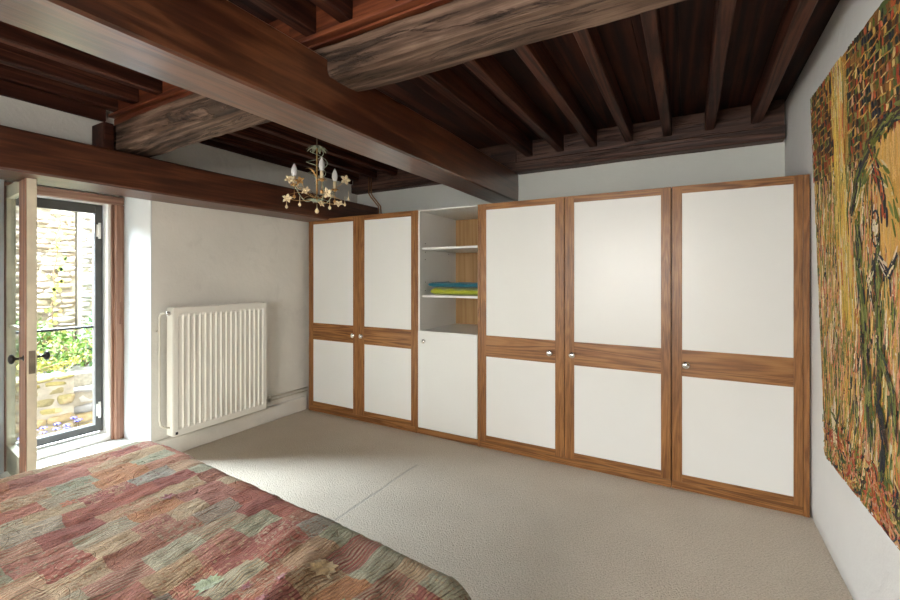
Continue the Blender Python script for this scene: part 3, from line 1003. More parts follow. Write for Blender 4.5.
# frames of the two invented windows added around the fill lamps, out of view
def simple_window(name, pts, axis):
    r = thing(name, (0, 0, 0)); r['kind'] = 'structure'
    a0, a1, z0, z1, p = pts
    f = MB()
    def bx(u0, u1, w0, w1):
        if axis == 'Y': f.box(u0, u1, p, p + 0.05, w0, w1, 0.004)
        else: f.box(p, p + 0.05, u0, u1, w0, w1, 0.004)
    bx(a0, a0 + 0.05, z0, z1); bx(a1 - 0.05, a1, z0, z1); bx(a0, a1, z0, z0 + 0.05); bx(a0, a1, z1 - 0.05, z1)
    m_ = (a0 + a1) / 2
    bx(m_ - 0.025, m_ + 0.025, z0, z1)
    f.build('frame', M['white_paint'], r)
simple_window('added_window_1', (-1.795, -0.005, 0.755, 2.095, YB - 0.2), 'Y')
simple_window('added_window_2', (-1.345, -0.455, 0.305, 2.045, -4.1), 'X')

# ------------------------------------------------------------------ bed and quilt
bed = thing('bed', (-1.56, 0.2, 0), 'low wooden bed under the patchwork quilt in the foreground', 'bed')
bx0, bx1, by0, by1 = -2.55, -0.68, -0.95, 0.99
MB().box(bx0 + 0.02, bx1 - 0.02, by0 + 0.02, by1 - 0.02, 0.16, 0.30, 0.01).build('bed_base', M['framewood_h'], bed)
MB().box(bx0, bx1, by0, by1, 0.30, 0.505, 0.05, 0, 4).build('mattress', M['sheet'], bed)
for x in (bx0 + 0.1, bx1 - 0.1):
    for y in (by0 + 0.1, by1 - 0.1):
        MB().box(x - 0.03, x + 0.03, y - 0.03, y + 0.03, 0.0, 0.16, 0.004).build('leg', M['framewood'], bed)

QX0, QX1, QY0, QY1 = -2.69, -0.50, -1.0, 1.27
def quilt_surface(s, t):
    p = quilt_flat(s, t)
    p.y -= 0.070 * max(0.0, p.x + 2.3) * max(0.0, min(1.0, (p.y + 0.6) / 1.5))
    return p

def quilt_flat(s, t):
    """cloth coordinates (s,t) in metres -> world point"""
    rad = 0.07
    ix0, ix1, iy0, iy1 = QX0 + rad, QX1 - rad, QY0 + rad, QY1 - rad
    # rounded corner: shrink towards inset with corner radius
    cr = 0.07
    jx0, jx1, jy0, jy1 = ix0 + cr, ix1 - cr, iy0 + cr, iy1 - cr
    qx = min(max(s, jx0), jx1); qy = min(max(t, jy0), jy1)
    dx, dy = s - qx, t - qy
    dist = math.hypot(dx, dy)
    top = 0.557
    # puffs and wrinkles
    w = 0.013 * mn.noise(Vector((s * 9.0, t * 2.2, 1.0))) + 0.006 * mn.noise(Vector((s * 22, t * 6, 4.0))) + 0.007 * mn.noise(Vector((s * 46, t * 20, 9.0)))
    w += 0.014 * mn.noise(Vector((s * 2.3, t * 2.3, 7.0)))
    w += 0.035 * (0.5 + 0.5 * math.tanh((s + 1.20 + 0.05 * math.sin(t * 6)) / 0.05)) * (0.5 + 0.5 * math.tanh((1.05 - t) / 0.12)) * max(0.0, 1 - max(0, (s + 1.1)) * 1.3)
    rdg = s + 0.98 + 0.30 * (t - 0.9)
    w += 0.026 * math.exp(-(rdg / 0.06) ** 2) * math.exp(-((t - 0.85) / 0.25) ** 2)
    rdg = s + 0.72 + 0.5 * (t - 0.9)
    w += 0.020 * math.exp(-(rdg / 0.045) ** 2) * math.exp(-((t - 0.8) / 0.3) ** 2)
    w *= max(0.25, min(1.0, (cr + 0.10 - dist) / 0.16))
    if dist < cr:
        return Vector((s, t, top + w))
    ux, uy = dx / dist, dy / dist
    d = dist - cr
    bend = rad * PI / 2
    if d < bend:
        a = d / rad
        out = cr + rad * math.sin(a)
        z = top - rad * (1 - math.cos(a)) + w * math.cos(a)
        wo = w * math.sin(a)
    else:
        fall = d - bend
        fall = min(fall, 0.40)
        out = cr + rad + fall * 0.10
        z = top - rad - fall
        wo = w
    tang = s * (-uy) + t * ux
    fold = 0.022 * math.sin(tang * 26 + 1.3 * math.sin(tang * 7)) * max(0.0, min(1.0, (d - bend * 0.8) / 0.3))
    out += fold + wo
    return Vector((qx + ux * out, qy + uy * out, z))

def make_quilt():
    bm = bmesh.new()
    uvl = bm.loops.layers.uv.new('UVMap')
    ext = 0.42
    s0, s1, t0, t1 = QX0 - ext, QX1 + ext, QY0 - 0.1, QY1 + ext
    n1, n2 = 300, 270
    g = []
    for i in range(n1 + 1):
        s = s0 + (s1 - s0) * i / n1
        g.append([(bm.verts.new(quilt_surface(s, t0 + (t1 - t0) * j / n2)), (s, t0 + (t1 - t0) * j / n2)) for j in range(n2 + 1)])
    for i in range(n1):
        for j in range(n2):
            q = (g[i][j], g[i + 1][j], g[i + 1][j + 1], g[i][j + 1])
            f = bm.faces.new([a[0] for a in q]); f.smooth = True
            for lp, a in zip(f.loops, q):
                lp[uvl].uv = (a[1][0] + 10, a[1][1] + 10)
    me = bpy.data.meshes.new('quilt'); bm.to_mesh(me); bm.free()
    o = link('quilt', me, M['quilt'], None, (-1.56, 0.2, 0.54))
    sm = o.modifiers.new('thickness', 'SOLIDIFY'); sm.thickness = 0.012; sm.offset = -1
    return tag(o, 'faded red, orange and sage patchwork quilt spread over the bed', 'quilt')
quilt = make_quilt()

# appliqued leaves and flowers stitched to the quilt
def applique(name, cx, cy, size, rot, mat, kind='leaf', label=None):
    pts = []
    if kind == 'leaf':
        shape = [(0, 1), (0.12, 0.72), (0.36, 0.82), (0.34, 0.50), (0.78, 0.58), (0.66, 0.30), (0.98, 0.05), (0.58, -0.05), (0.62, -0.34), (0.24, -0.28), (0.10, -0.42), (0.06, -0.95),
                 (-0.06, -0.95), (-0.10, -0.42), (-0.24, -0.28), (-0.62, -0.34), (-0.58, -0.05), (-0.98, 0.05), (-0.66, 0.30), (-0.78, 0.58), (-0.34, 0.50), (-0.36, 0.82), (-0.12, 0.72)]
    else:
        shape = [((0.72 + 0.28 * math.cos(6 * a)) * math.cos(a), (0.72 + 0.28 * math.cos(6 * a)) * math.sin(a)) for a in [2 * PI * k / 48 for k in range(48)]]
    c, sn = math.cos(rot), math.sin(rot)
    bm = bmesh.new()
    rings = []
    K = 6
    def pt(u, v):
        s_, t_ = cx + (u * c - v * sn) * size, cy + (u * sn + v * c) * size
        p = quilt_surface(s_, t_)
        return bm.verts.new(p + Vector((0, 0, 0.0030)))
    cen = pt(0, 0)
    for k in range(1, K + 1):
        rings.append([pt(u * k / K, v * k / K) for (u, v) in shape])
    n = len(shape)
    for j in range(n):
        bm.faces.new((cen, rings[0][j], rings[0][(j + 1) % n]))
        for k in range(K - 1):
            bm.faces.new((rings[k][j], rings[k + 1][j], rings[k + 1][(j + 1) % n], rings[k][(j + 1) % n]))
    for f in bm.faces: f.smooth = True
    me = bpy.data.meshes.new(name); bm.to_mesh(me); bm.free()
    o = link(name, me, mat, quilt)
    if label: o['label'] = label
M['sage_cloth'] = cloth('sage_cotton', (0.26, 0.30, 0.17), 90)
M['rust_cloth'] = cloth('rust_cotton', (0.40, 0.13, 0.05), 90)
M['wine_cloth'] = cloth('wine_cotton', (0.22, 0.05, 0.05), 90)
M['sand_cloth'] = cloth('sand_cotton', (0.52, 0.38, 0.20), 90)
for (nm, x, y, s_, r_, m_, k_) in (('leaf_applique', -1.22, 0.80, 0.055, 0.4, 'sage_cloth', 'leaf'), ('leaf_applique', -0.95, 1.02, 0.05, 1.2, 'sand_cloth', 'leaf'),
                             ('leaf_applique', -0.80, 0.93, 0.045, -0.6, 'sage_cloth', 'leaf'), ('flower_applique', -1.08, 0.84, 0.020, 0, 'wine_cloth', 'flower'),
                             ('flower_applique', -1.00, 0.90, 0.020, 0, 'wine_cloth', 'flower'), ('flower_applique', -0.97, 0.81, 0.022, 0, 'wine_cloth', 'flower'),
                             ('flower_applique', -2.14, 0.74, 0.03, 0, 'rust_cloth', 'flower'), ('flower_applique', -2.42, 0.60, 0.03, 0, 'rust_cloth', 'flower'),
                             ('flower_applique', -1.85, 0.98, 0.028, 0, 'wine_cloth', 'flower')):
    applique(nm, x, y, s_, r_, M[m_], k_)

# ------------------------------------------------------------------ painting
def painting():
    FT = Vector((0.583, 3.02, 2.435)); FB = Vector((0.612, 2.865, 0.53))
    NT_ = Vector((0.603, 1.25, 2.41)); NB = Vector((0.614, 1.25, 0.56))
    # keep straight top/bottom runs through the near points measured in view
    root = thing('painting', (0.62, 2.1, 0.53), 'large unframed oil painting of ochre and green strokes on the right wall', 'painting')
    def P(u, v, off=0.0):
        """u 0 far .. 1 near, v 0 bottom .. 1 top"""
        p = (FB * (1 - u) + NB * u) * (1 - v) + (FT * (1 - u) + NT_ * u) * v
        return p + Vector((-off, 0, 0))
    bm = bmesh.new()
    nn = 10
    g = [[bm.verts.new(P(i / nn, j / nn)) for j in range(nn + 1)] for i in range(nn + 1)]
    for i in range(nn):
        for j in range(nn):
            bm.faces.new((g[i][j], g[i + 1][j], g[i + 1][j + 1], g[i][j + 1]))
    ret = bmesh.ops.extrude_face_region(bm, geom=bm.faces[:])
    for e in ret['geom']:
        if isinstance(e, bmesh.types.BMVert):
            e.co.x += 0.014
    bmesh.ops.recalc_face_normals(bm, faces=bm.faces[:])
    me = bpy.data.meshes.new('stretcher_canvas'); bm.to_mesh(me); bm.free()
    link('canvas', me, M['canvas_edge'], root)
    # strokes: slightly domed brush marks, each a short strip with its own pigment
    verts, faces, cols = [], [], []
    rnd = random.Random(11)
    OCH = [(0.55, 0.30, 0.06), (0.62, 0.38, 0.10), (0.66, 0.46, 0.18), (0.50, 0.24, 0.05)]
    PINK = [(0.60, 0.25, 0.14), (0.62, 0.33, 0.20), (0.55, 0.16, 0.07)]
    GRN = [(0.14, 0.16, 0.03), (0.20, 0.22, 0.06), (0.10, 0.13, 0.04), (0.28, 0.27, 0.08)]
    DRK = [(0.04, 0.045, 0.035), (0.07, 0.04, 0.025), (0.03, 0.03, 0.04)]
    PAL = [(0.70, 0.58, 0.34), (0.72, 0.60, 0.42)]
    RED = [(0.40, 0.07, 0.03), (0.48, 0.11, 0.04)]
    BRN = [(0.22, 0.09, 0.03), (0.30, 0.14, 0.04)]
    def stroke(u, v, L, wd, ang, col, off, curve=0.0):
        # u,v in painting metres (x to the near side, y up)
        n = 5
        base = len(verts)
        for k in range(n + 1):
            t = k / n - 0.5
            a = ang + curve * t
            cu = u + math.cos(a) * L * t; cv = v + math.sin(a) * L * t
            w = wd * (1 - (abs(t) * 1.9) ** 3 * 0.75) * 0.5
            nx, ny = -math.sin(a), math.cos(a)
            for s_, h in ((-1, 0.0), (0, 0.0018), (1, 0.0)):
                pu = min(max((cu + nx * w * s_) / 1.7, 0.001), 0.999)
                pv = min(max((cv + ny * w * s_) / 1.9, 0.001), 0.999)
                verts.append(P(pu, pv, off + h))
        for k in range(n):
            b = base + k * 3
            faces.append((b, b + 1, b + 4, b + 3)); faces.append((b + 1, b + 2, b + 5, b + 4))
            cols.append(col); cols.append(col)
    def jit(c, a=0.12):
        f = 1 + rnd.uniform(-a, a)
        return tuple(min(1, max(0, x * f * (1 + rnd.uniform(-0.05, 0.05)))) for x in c)
    # ground coat
    for i in range(34):
        for j in range(38):
            u = (i + rnd.random()) / 34 * 1.7; v = (j + rnd.random()) / 38 * 1.9
            dark_zone = v > 1.36 and not 0.38 < u < 0.54
            stroke(u, v, 0.17 if not dark_zone else 0.11, 0.09, PI / 2 + rnd.uniform(-0.3, 0.3), jit(rnd.choice(BRN + DRK[1:2] + GRN[2:3] if dark_zone else OCH)), 0.0022 if dark_zone else 0.0015)
    # falling streaks
    def lean(u, v):
        a = PI / 2 - 0.10 - 0.10 * math.sin(u * 3)
        if v < 0.35: a += 0.5 * (0.35 - v) * 2 * math.sin(u * 9)
        return a
    for k in range(7500):
        u = rnd.random() * 1.7; v = rnd.random() * 1.62
        if v > 1.38: continue
        pal = rnd.choices([OCH, PINK, GRN, DRK, PAL], [0.27, 0.22, 0.29, 0.13, 0.09])[0]
        big = rnd.random() < 0.15
        stroke(u, v, rnd.uniform(0.05, 0.13) * (1.5 if big else 1), rnd.uniform(0.007, 0.017), lean(u, v) + rnd.uniform(-0.2, 0.2), jit(rnd.choice(pal)), 0.003 + 0.002 * rnd.random(), rnd.uniform(-0.5, 0.5))
    # brick-like rows in the upper part
    rows = 17
    for r_ in range(rows):
        for u_i in range(66):
            u = u_i / 66 * 1.7 + rnd.uniform(-0.006, 0.006)
            lim = 1.36 if u < 0.62 else 1.36
            slope = -0.10 if u < 0.34 else 0.20 * (u - 0.34)
            v = lim + 0.02 + r_ * 0.034 - slope * 0.6
            if v > 1.895 or 0.36 < u < 0.56: continue
            pal = rnd.choices([DRK, RED, GRN, BRN, OCH, PINK], [0.36, 0.17, 0.22, 0.15, 0.07, 0.03])[0]
            stroke(u, v, rnd.uniform(0.028, 0.045), rnd.uniform(0.014, 0.024), PI / 2 + rnd.uniform(-0.5, 0.5), jit(rnd.choice(pal), 0.2), 0.0055)
        for u_i in range(26):
            u = (u_i + rnd.random()) / 26 * 1.7
            if 0.36 < u < 0.56: continue
            lim = 1.36 if u < 0.62 else 1.36
            slope = -0.10 if u < 0.34 else 0.20 * (u - 0.34)
            v = lim + 0.003 + r_ * 0.034 - slope * 0.6
            if v > 1.895: continue
            stroke(u, v, rnd.uniform(0.04, 0.08), 0.007, rnd.uniform(-0.15, 0.25), jit(rnd.choice(OCH + BRN + GRN[3:])), 0.0062)
    # pale yellow trunk rising through the rows
    for k in range(330):
        v = rnd.uniform(0.75, 1.895)
        cu = 0.46 + 0.03 * math.sin(v * 3)
        u = cu + rnd.gauss(0, 0.028 + 0.02 * (1.9 - v))
        pal = rnd.choices([[(0.66, 0.44, 0.08), (0.60, 0.36, 0.07), (0.70, 0.50, 0.14)], PAL, GRN, RED, PINK], [0.6, 0.14, 0.14, 0.05, 0.07])[0]
        stroke(u, v, rnd.uniform(0.10, 0.22), rnd.uniform(0.010, 0.020), PI / 2 + rnd.uniform(-0.1, 0.1), jit(rnd.choice(pal)), 0.0075, rnd.uniform(-0.2, 0.2))
    # dark bough arching over a smooth ochre field
    def curve(pts, wd, pal, off, rep=3, spread=0.012):
        pts = [(a + 0.03, b + 0.13) for (a, b) in pts]
        for (a, b) in zip(pts, pts[1:]):
            L = math.hypot(b[0] - a[0], b[1] - a[1]); n = max(1, int(L / 0.03))
            for i in range(n * rep):
                t = rnd.random()
                stroke(a[0] + (b[0] - a[0]) * t + rnd.gauss(0, spread), a[1] + (b[1] - a[1]) * t + rnd.gauss(0, spread), 0.07, wd * rnd.uniform(0.7, 1.3),
                       math.atan2(b[1] - a[1], b[0] - a[0]) + rnd.uniform(-0.25, 0.25), jit(rnd.choice(pal)), off + rnd.random() * 0.001)
    for k in range(260):
        u = rnd.uniform(0.86, 1.35); v = rnd.uniform(1.0, 1.38)
        stroke(u, v, 0.12, 0.028, PI / 2 + rnd.uniform(-0.2, 0.2), jit(rnd.choice([(0.64, 0.36, 0.09), (0.68, 0.42, 0.14)])), 0.0078)
    curve([(0.56, 1.08), (0.64, 1.20), (0.78, 1.29), (0.98, 1.33), (1.3, 1.30)], 0.018, DRK + GRN[:2], 0.0095, 5, 0.014)
    curve([(0.58, 1.02), (0.68, 1.15), (0.80, 1.22), (0.92, 1.12), (0.98, 0.95)], 0.015, PAL[:1] + OCH[:2] + GRN[:2], 0.0092, 3, 0.02)
    curve([(0.78, 1.26), (0.86, 1.12), (0.88, 0.98)], 0.016, RED + DRK, 0.0095, 3, 0.012)
    curve([(0.6, 1.02), (0.63, 0.7), (0.66, 0.4), (0.68, 0.15)], 0.016, GRN + DRK, 0.0090, 4, 0.02)
    # small figure: head ring, trunk and bent limbs
    hc = (0.83, 1.095)
    for k in range(26):
        a = 2 * PI * k / 26
        stroke(hc[0] + 0.034 * math.cos(a), hc[1] + 0.066 * math.sin(a), 0.03, 0.009, a + PI / 2, jit(rnd.choice(DRK)), 0.0100)
    for k in range(30):
        stroke(hc[0] + rnd.gauss(0, 0.012), hc[1] + rnd.gauss(0, 0.03), 0.03, 0.008, PI / 2 + rnd.uniform(-0.4, 0.4), jit(rnd.choice(PAL)), 0.0096)
    for dx in (-0.012, 0.012):
        stroke(hc[0] + dx, hc[1] + 0.015, 0.010, 0.007, 0, (0.03, 0.03, 0.03), 0.0105)
    stroke(hc[0], hc[1] - 0.03, 0.014, 0.005, 0, (0.25, 0.05, 0.03), 0.0105)
    curve([(0.80, 0.89), (0.81, 0.78), (0.79, 0.64), (0.80, 0.50)], 0.016, DRK + GRN, 0.0100, 4, 0.010)
    curve([(0.80, 0.87), (0.90, 0.80), (0.97, 0.86)], 0.013, DRK + PAL, 0.0100, 3, 0.008)
    curve([(0.80, 0.85), (0.72, 0.76), (0.76, 0.66)], 0.013, DRK + PAL, 0.0100, 3, 0.008)
    curve([(0.80, 0.50), (0.76, 0.34), (0.82, 0.20), (0.78, 0.10)], 0.015, DRK + GRN[:1], 0.0100, 4, 0.012)
    curve([(0.80, 0.52), (0.90, 0.40), (0.92, 0.24)], 0.015, DRK + GRN, 0.0100, 4, 0.012)
    for k in range(26):
        stroke(0.22 + rnd.gauss(0, 0.014), 0.22 + rnd.gauss(0, 0.045), 0.07, 0.020, PI / 2 - 0.3, jit(rnd.choice(PAL)), 0.0090)
    curve([(0.14, 0.14), (0.24, 0.11), (0.31, 0.22)], 0.012, DRK + GRN, 0.0094, 2, 0.006)
    # tangle along the foot
    for k in range(700):
        u = rnd.random() * 1.7; v = rnd.random() ** 1.5 * 0.2
        stroke(u, v, rnd.uniform(0.04, 0.09), rnd.uniform(0.009, 0.017), rnd.uniform(-1.2, 1.2) + math.sin(u * 14), jit(rnd.choice(rnd.choice([OCH, PINK, GRN, GRN, DRK, RED]))), 0.0085 + 0.001 * rnd.random(), rnd.uniform(-1, 1))
    me = bpy.data.meshes.new('brushwork')
    me.from_pydata([tuple(v) for v in verts], [], faces)
    ca = me.color_attributes.new('paint', 'FLOAT_COLOR', 'CORNER')
    data = []
    for p, c in zip(me.polygons, cols):
        data += [c[0], c[1], c[2], 1.0] * p.loop_total
    ca.data.foreach_set('color', data)
    me.update()
    o = link('brushwork', me, M['oilpaint'], root)
    o['label'] = 'ochre, pink and dark green brush strokes'
painting()

# ------------------------------------------------------------------ chandelier
def chandelier():
    cx, cy = -2.44, 2.30
    r = thing('chandelier', (cx, cy, 1.95), 'small verdigris chandelier with gilt flowers and candle bulbs hanging before the wardrobe', 'chandelier')
    zb, zt = 2.04, 2.425
    m = MB()
    m.tube([(cx, cy, zb - 0.02), (cx, cy, zt + 0.01)], 0.0065, 10)
    m.lathe([(0.0, -0.03), (0.012, -0.02), (0.016, 0.0), (0.008, 0.02)], (cx, cy, zb), (0, 0, 1), 12)
    m.build('stem', M['gilt'], r)
    m = MB()
    m.tube([(cx, cy, zt), (cx, cy, 2.646)], 0.003, 6)
    m.build('hanging_rod', M['dark_pipe'], r)
    # crown of leaves
    m = MB()
    m.lathe([(0.012, 0.0), (0.03, 0.012), (0.042, 0.010)], (cx, cy, zt - 0.01), (0, 0, 1), 12)
    for k in range(9):
        a = 2 * PI * k / 9
        leaf_strip(m, Vector((cx, cy, zt)), a, 0.08, 0.034, 0.016, -0.030)
    m.build('crown', M['verdigris'], r)
    # twining wires
    m = MB()
    for ph in (0, PI):
        pts = []
        for i in range(40):
            t = i / 39
            a = ph + t * 3.2 * PI
            rr = 0.055 * math.sin(PI * t) + 0.012 + 0.02 * (1 - t)
            pts.append((cx + rr * math.cos(a), cy + rr * math.sin(a), zt - 0.01 - t * 0.27))
        m.tube(pts, 0.0028, 6)
    m.build('twining_wire', M['verdigris'], r)
    # arms with candles
    def arm(ang, R, zc):
        m = MB()
        pts = []
        for i in range(22):
            t = i / 21
            rr = R * t
            z = zb + 0.03 - 0.07 * math.sin(PI * min(1, t * 1.05)) + (zc - zb - 0.03) * t ** 2
            a = ang + 0.25 * math.sin(PI * t)
            pts.append((cx + rr * math.cos(a), cy + rr * math.sin(a), z))
        m.tube(pts, 0.0042, 8)
        e = pts[-1]
        arm_o = m.build('arm', M['verdigris'], r)
        d = MB()
        for k in range(6):
            leaf_strip(d, Vector((e[0], e[1], zc)), 2 * PI * k / 6, 0.036, 0.026, 0.010, -0.004)
        d.lathe([(0.006, -0.01), (0.014, 0.0), (0.018, 0.006), (0.0, 0.007)], (e[0], e[1], zc), (0, 0, 1), 12)
        d.build('drip_tray', M['gilt'], arm_o)
        c = MB()
        c.lathe([(0.0, 0.004), (0.0125, 0.005), (0.0125, 0.062), (0.010, 0.066), (0, 0.066)], (e[0], e[1], zc), (0, 0, 1), 16)
        c.build('candle_sleeve', M['candle'], arm_o)
        b = MB()
        b.lathe([(0.009, 0.066), (0.015, 0.074), (0.0225, 0.094), (0.0225, 0.108), (0.018, 0.130), (0.009, 0.150), (0.003, 0.163), (0, 0.165)], (e[0], e[1], zc), (0, 0, 1), 18)
        b.build('bulb', M['bulb'], arm_o)
        if True:
            q = MB()
            q.tube([(e[0], e[1], zc - 0.01), (e[0], e[1], zc - 0.075)], 0.0022, 6)
            q.lathe([(0.0, 0.0), (0.009, 0.006), (0.012, 0.015), (0.008, 0.026), (0, 0.032)], (e[0], e[1], zc - 0.10), (0, 0, 1), 12)
            q.build('drop', M['gilt'], arm_o)
    fwd = math.atan2(-cy, -cx)     # towards the camera
    right = fwd + PI / 2
    arm(right + PI - 0.20, 0.165, 2.135)
    arm(fwd + 0.20, 0.165, 2.145)
    arm(right - 0.15, 0.130, 2.105)
    # flowers
    fr_ = random.Random(3)
    def flower(px, py, pz, size, nrm, mat='petal'):
        m = MB()
        size *= 1.12
        nrm = (nrm[0] + fr_.uniform(-0.7, 0.7), nrm[1] + fr_.uniform(-0.7, 0.7), nrm[2] + fr_.uniform(-0.5, 0.7))
        spin = fr_.uniform(0, 6)
        q = Vector((0, 0, 1)).rotation_difference(Vector(nrm).normalized())
        for k in range(5):
            a = spin + 2 * PI * k / 5
            rad_dir = q @ Vector((math.cos(a), math.sin(a), 0)); side = q @ Vector((-math.sin(a), math.cos(a), 0)); up = q @ Vector((0, 0, 1))
            o_ = Vector((px, py, pz))
            prof = [(0.05, 0.1, 0), (0.35, 0.30, 0.12), (0.7, 0.26, 0.2), (1.0, 0.02, 0.08)]
            prev = None
            for (l_, w_, h_) in prof:
                a_ = m.bm.verts.new(o_ + (rad_dir * l_ + side * w_ + up * (h_ - 0.05)) * size)
                c_ = m.bm.verts.new(o_ + (rad_dir * l_ + up * h_) * size)
                b_ = m.bm.verts.new(o_ + (rad_dir * l_ - side * w_ + up * (h_ - 0.05)) * size)
                if prev:
                    m.bm.faces.new((prev[0], a_, c_, prev[1])); m.bm.faces.new((prev[1], c_, b_, prev[2]))
                prev = (a_, c_, b_)
        m.lathe([(0.0, 0.0), (size * 0.16, size * 0.1), (size * 0.12, size * 0.35), (0, size * 0.4)], (px, py, pz), nrm, 8)
        o = m.build('flower', M[mat], r)
        so = o.modifiers.new('thickness', 'SOLIDIFY'); so.thickness = 0.0015
        # wire back to the stem
        w = MB()
        st = Vector((cx, cy, zb)); en = Vector((px, py, pz)); mid = (st + en) / 2 + Vector((0, 0, -0.035))
        pts = [st * (1 - t) ** 2 + mid * 2 * t * (1 - t) + en * t ** 2 for t in [i / 10 for i in range(11)]]
        w.tube(pts, 0.0022, 6)
        w.build('flower_wire', M['gilt'], r)
    fx, fy = math.cos(fwd), math.sin(fwd)
    rx, ry = math.cos(right), math.sin(right)
    def fl(a, b, z, s_, mat='petal'):
        flower(cx + rx * a + fx * b, cy + ry * a + fy * b, z, s_, (fx + rx * a * 2, fy + ry * a * 2, 0.15), mat)
    fl(0.205, 0.03, 2.185, 0.038, 'petal')
    fl(0.07, 0.14, 2.060, 0.036)
    fl(0.155, 0.08, 1.995, 0.034)
    fl(-0.205, 0.05, 2.020, 0.034)
    fl(-0.19, 0.07, 2.155, 0.034)
    fl(-0.12, 0.02, 2.160, 0.034, 'gilt')
    fl(-0.075, 0.10, 2.075, 0.034)
    fl(0.03, 0.10, 1.985, 0.026)
    # leaves
    m = MB()
    for (a, z, L, dz) in ((right + PI + 0.3, 2.03, 0.20, 0.02), (right + PI - 0.5, 2.05, 0.17, 0.07), (right + 0.2, 2.02, 0.19, 0.02), (fwd, 2.02, 0.13, -0.02),
                          (right - 0.6, 2.03, 0.18, 0.0), (fwd + PI, 2.03, 0.17, 0.02), (fwd - 0.8, 2.19, 0.11, 0.05), (right + PI + 0.9, 2.02, 0.15, -0.01)):
        leaf_strip(m, Vector((cx, cy, z)), a, L, 0.022, 0.03, dz)
    m.build('leaves', M['gilt'], r)
    m = MB()
    m.lathe([(0, 0), (0.03, 0.004), (0.055, 0.016), (0.04, 0.022), (0.01, 0.028), (0, 0.028)], (cx, cy, zb - 0.03), (0, 0, 1), 16)
    for k in range(7):
        leaf_strip(m, Vector((cx, cy, zb - 0.012)), 2 * PI * k / 7, 0.09, 0.03, 0.01, -0.01)
    m.build('hub', M['verdigris'], r)
    for (a, b, z, s_) in ((0, 0, zb - 0.115, 1.3), (-0.12, 0.05, 1.965, 0.9), (-0.21, 0.05, 1.945, 0.9), (0.09, 0.09, 1.945, 1.0), (0.20, 0.06, 1.98, 0.9), (0.23, 0.02, 2.03, 0.8)):
        px, py = cx + rx * a + fx * b, cy + ry * a + fy * b
        m = MB()
        m.lathe([(0, 0), (0.009 * s_, 0.006), (0.0125 * s_, 0.016 * s_), (0.006 * s_, 0.028 * s_), (0.0022, 0.034 * s_), (0.0018, 0.075)], (px, py, z), (0, 0, 1), 12)
        m.build('drop', M['petal'], r)

def leaf_strip(m, base, ang, L, wd, bow, dz):
    d = Vector((math.cos(ang), math.sin(ang), 0)); s_ = Vector((-math.sin(ang), math.cos(ang), 0))
    prev = None
    n = 7
    for i in range(n + 1):
        t = i / n
        c = base + d * (L * t) + Vector((0, 0, bow * math.sin(PI * t) + dz * t))
        w = wd * 0.5 * math.sin(PI * min(0.97, 0.12 + 0.86 * t)) ** 0.8
        a = m.bm.verts.new(c + s_ * w + Vector((0, 0, 0.12 * w)))
        e = m.bm.verts.new(c)
        b = m.bm.verts.new(c - s_ * w + Vector((0, 0, 0.12 * w)))
        e2 = m.bm.verts.new(c + Vector((0, 0, -0.0015)))
        if prev:
            m.bm.faces.new((prev[0], a, e, prev[1])); m.bm.faces.new((prev[1], e, b, prev[2]))
            m.bm.faces.new((prev[0], prev[3], e2, a)); m.bm.faces.new((prev[3], prev[2], b, e2))
        prev = (a, e, b, e2)
chandelier()

# ------------------------------------------------------------------ courtyard beyond the garden door
def paint_attr(me, cols):
    k_ = 0.78
    cols = [tuple(x * k_ for x in c) for c in cols]
    ca = me.color_attributes.new('paint', 'FLOAT_COLOR', 'CORNER')
    data = []
    for p, c in zip(me.polygons, cols):
        data += [c[0], c[1], c[2], 1.0] * p.loop_total
    ca.data.foreach_set('color', data)

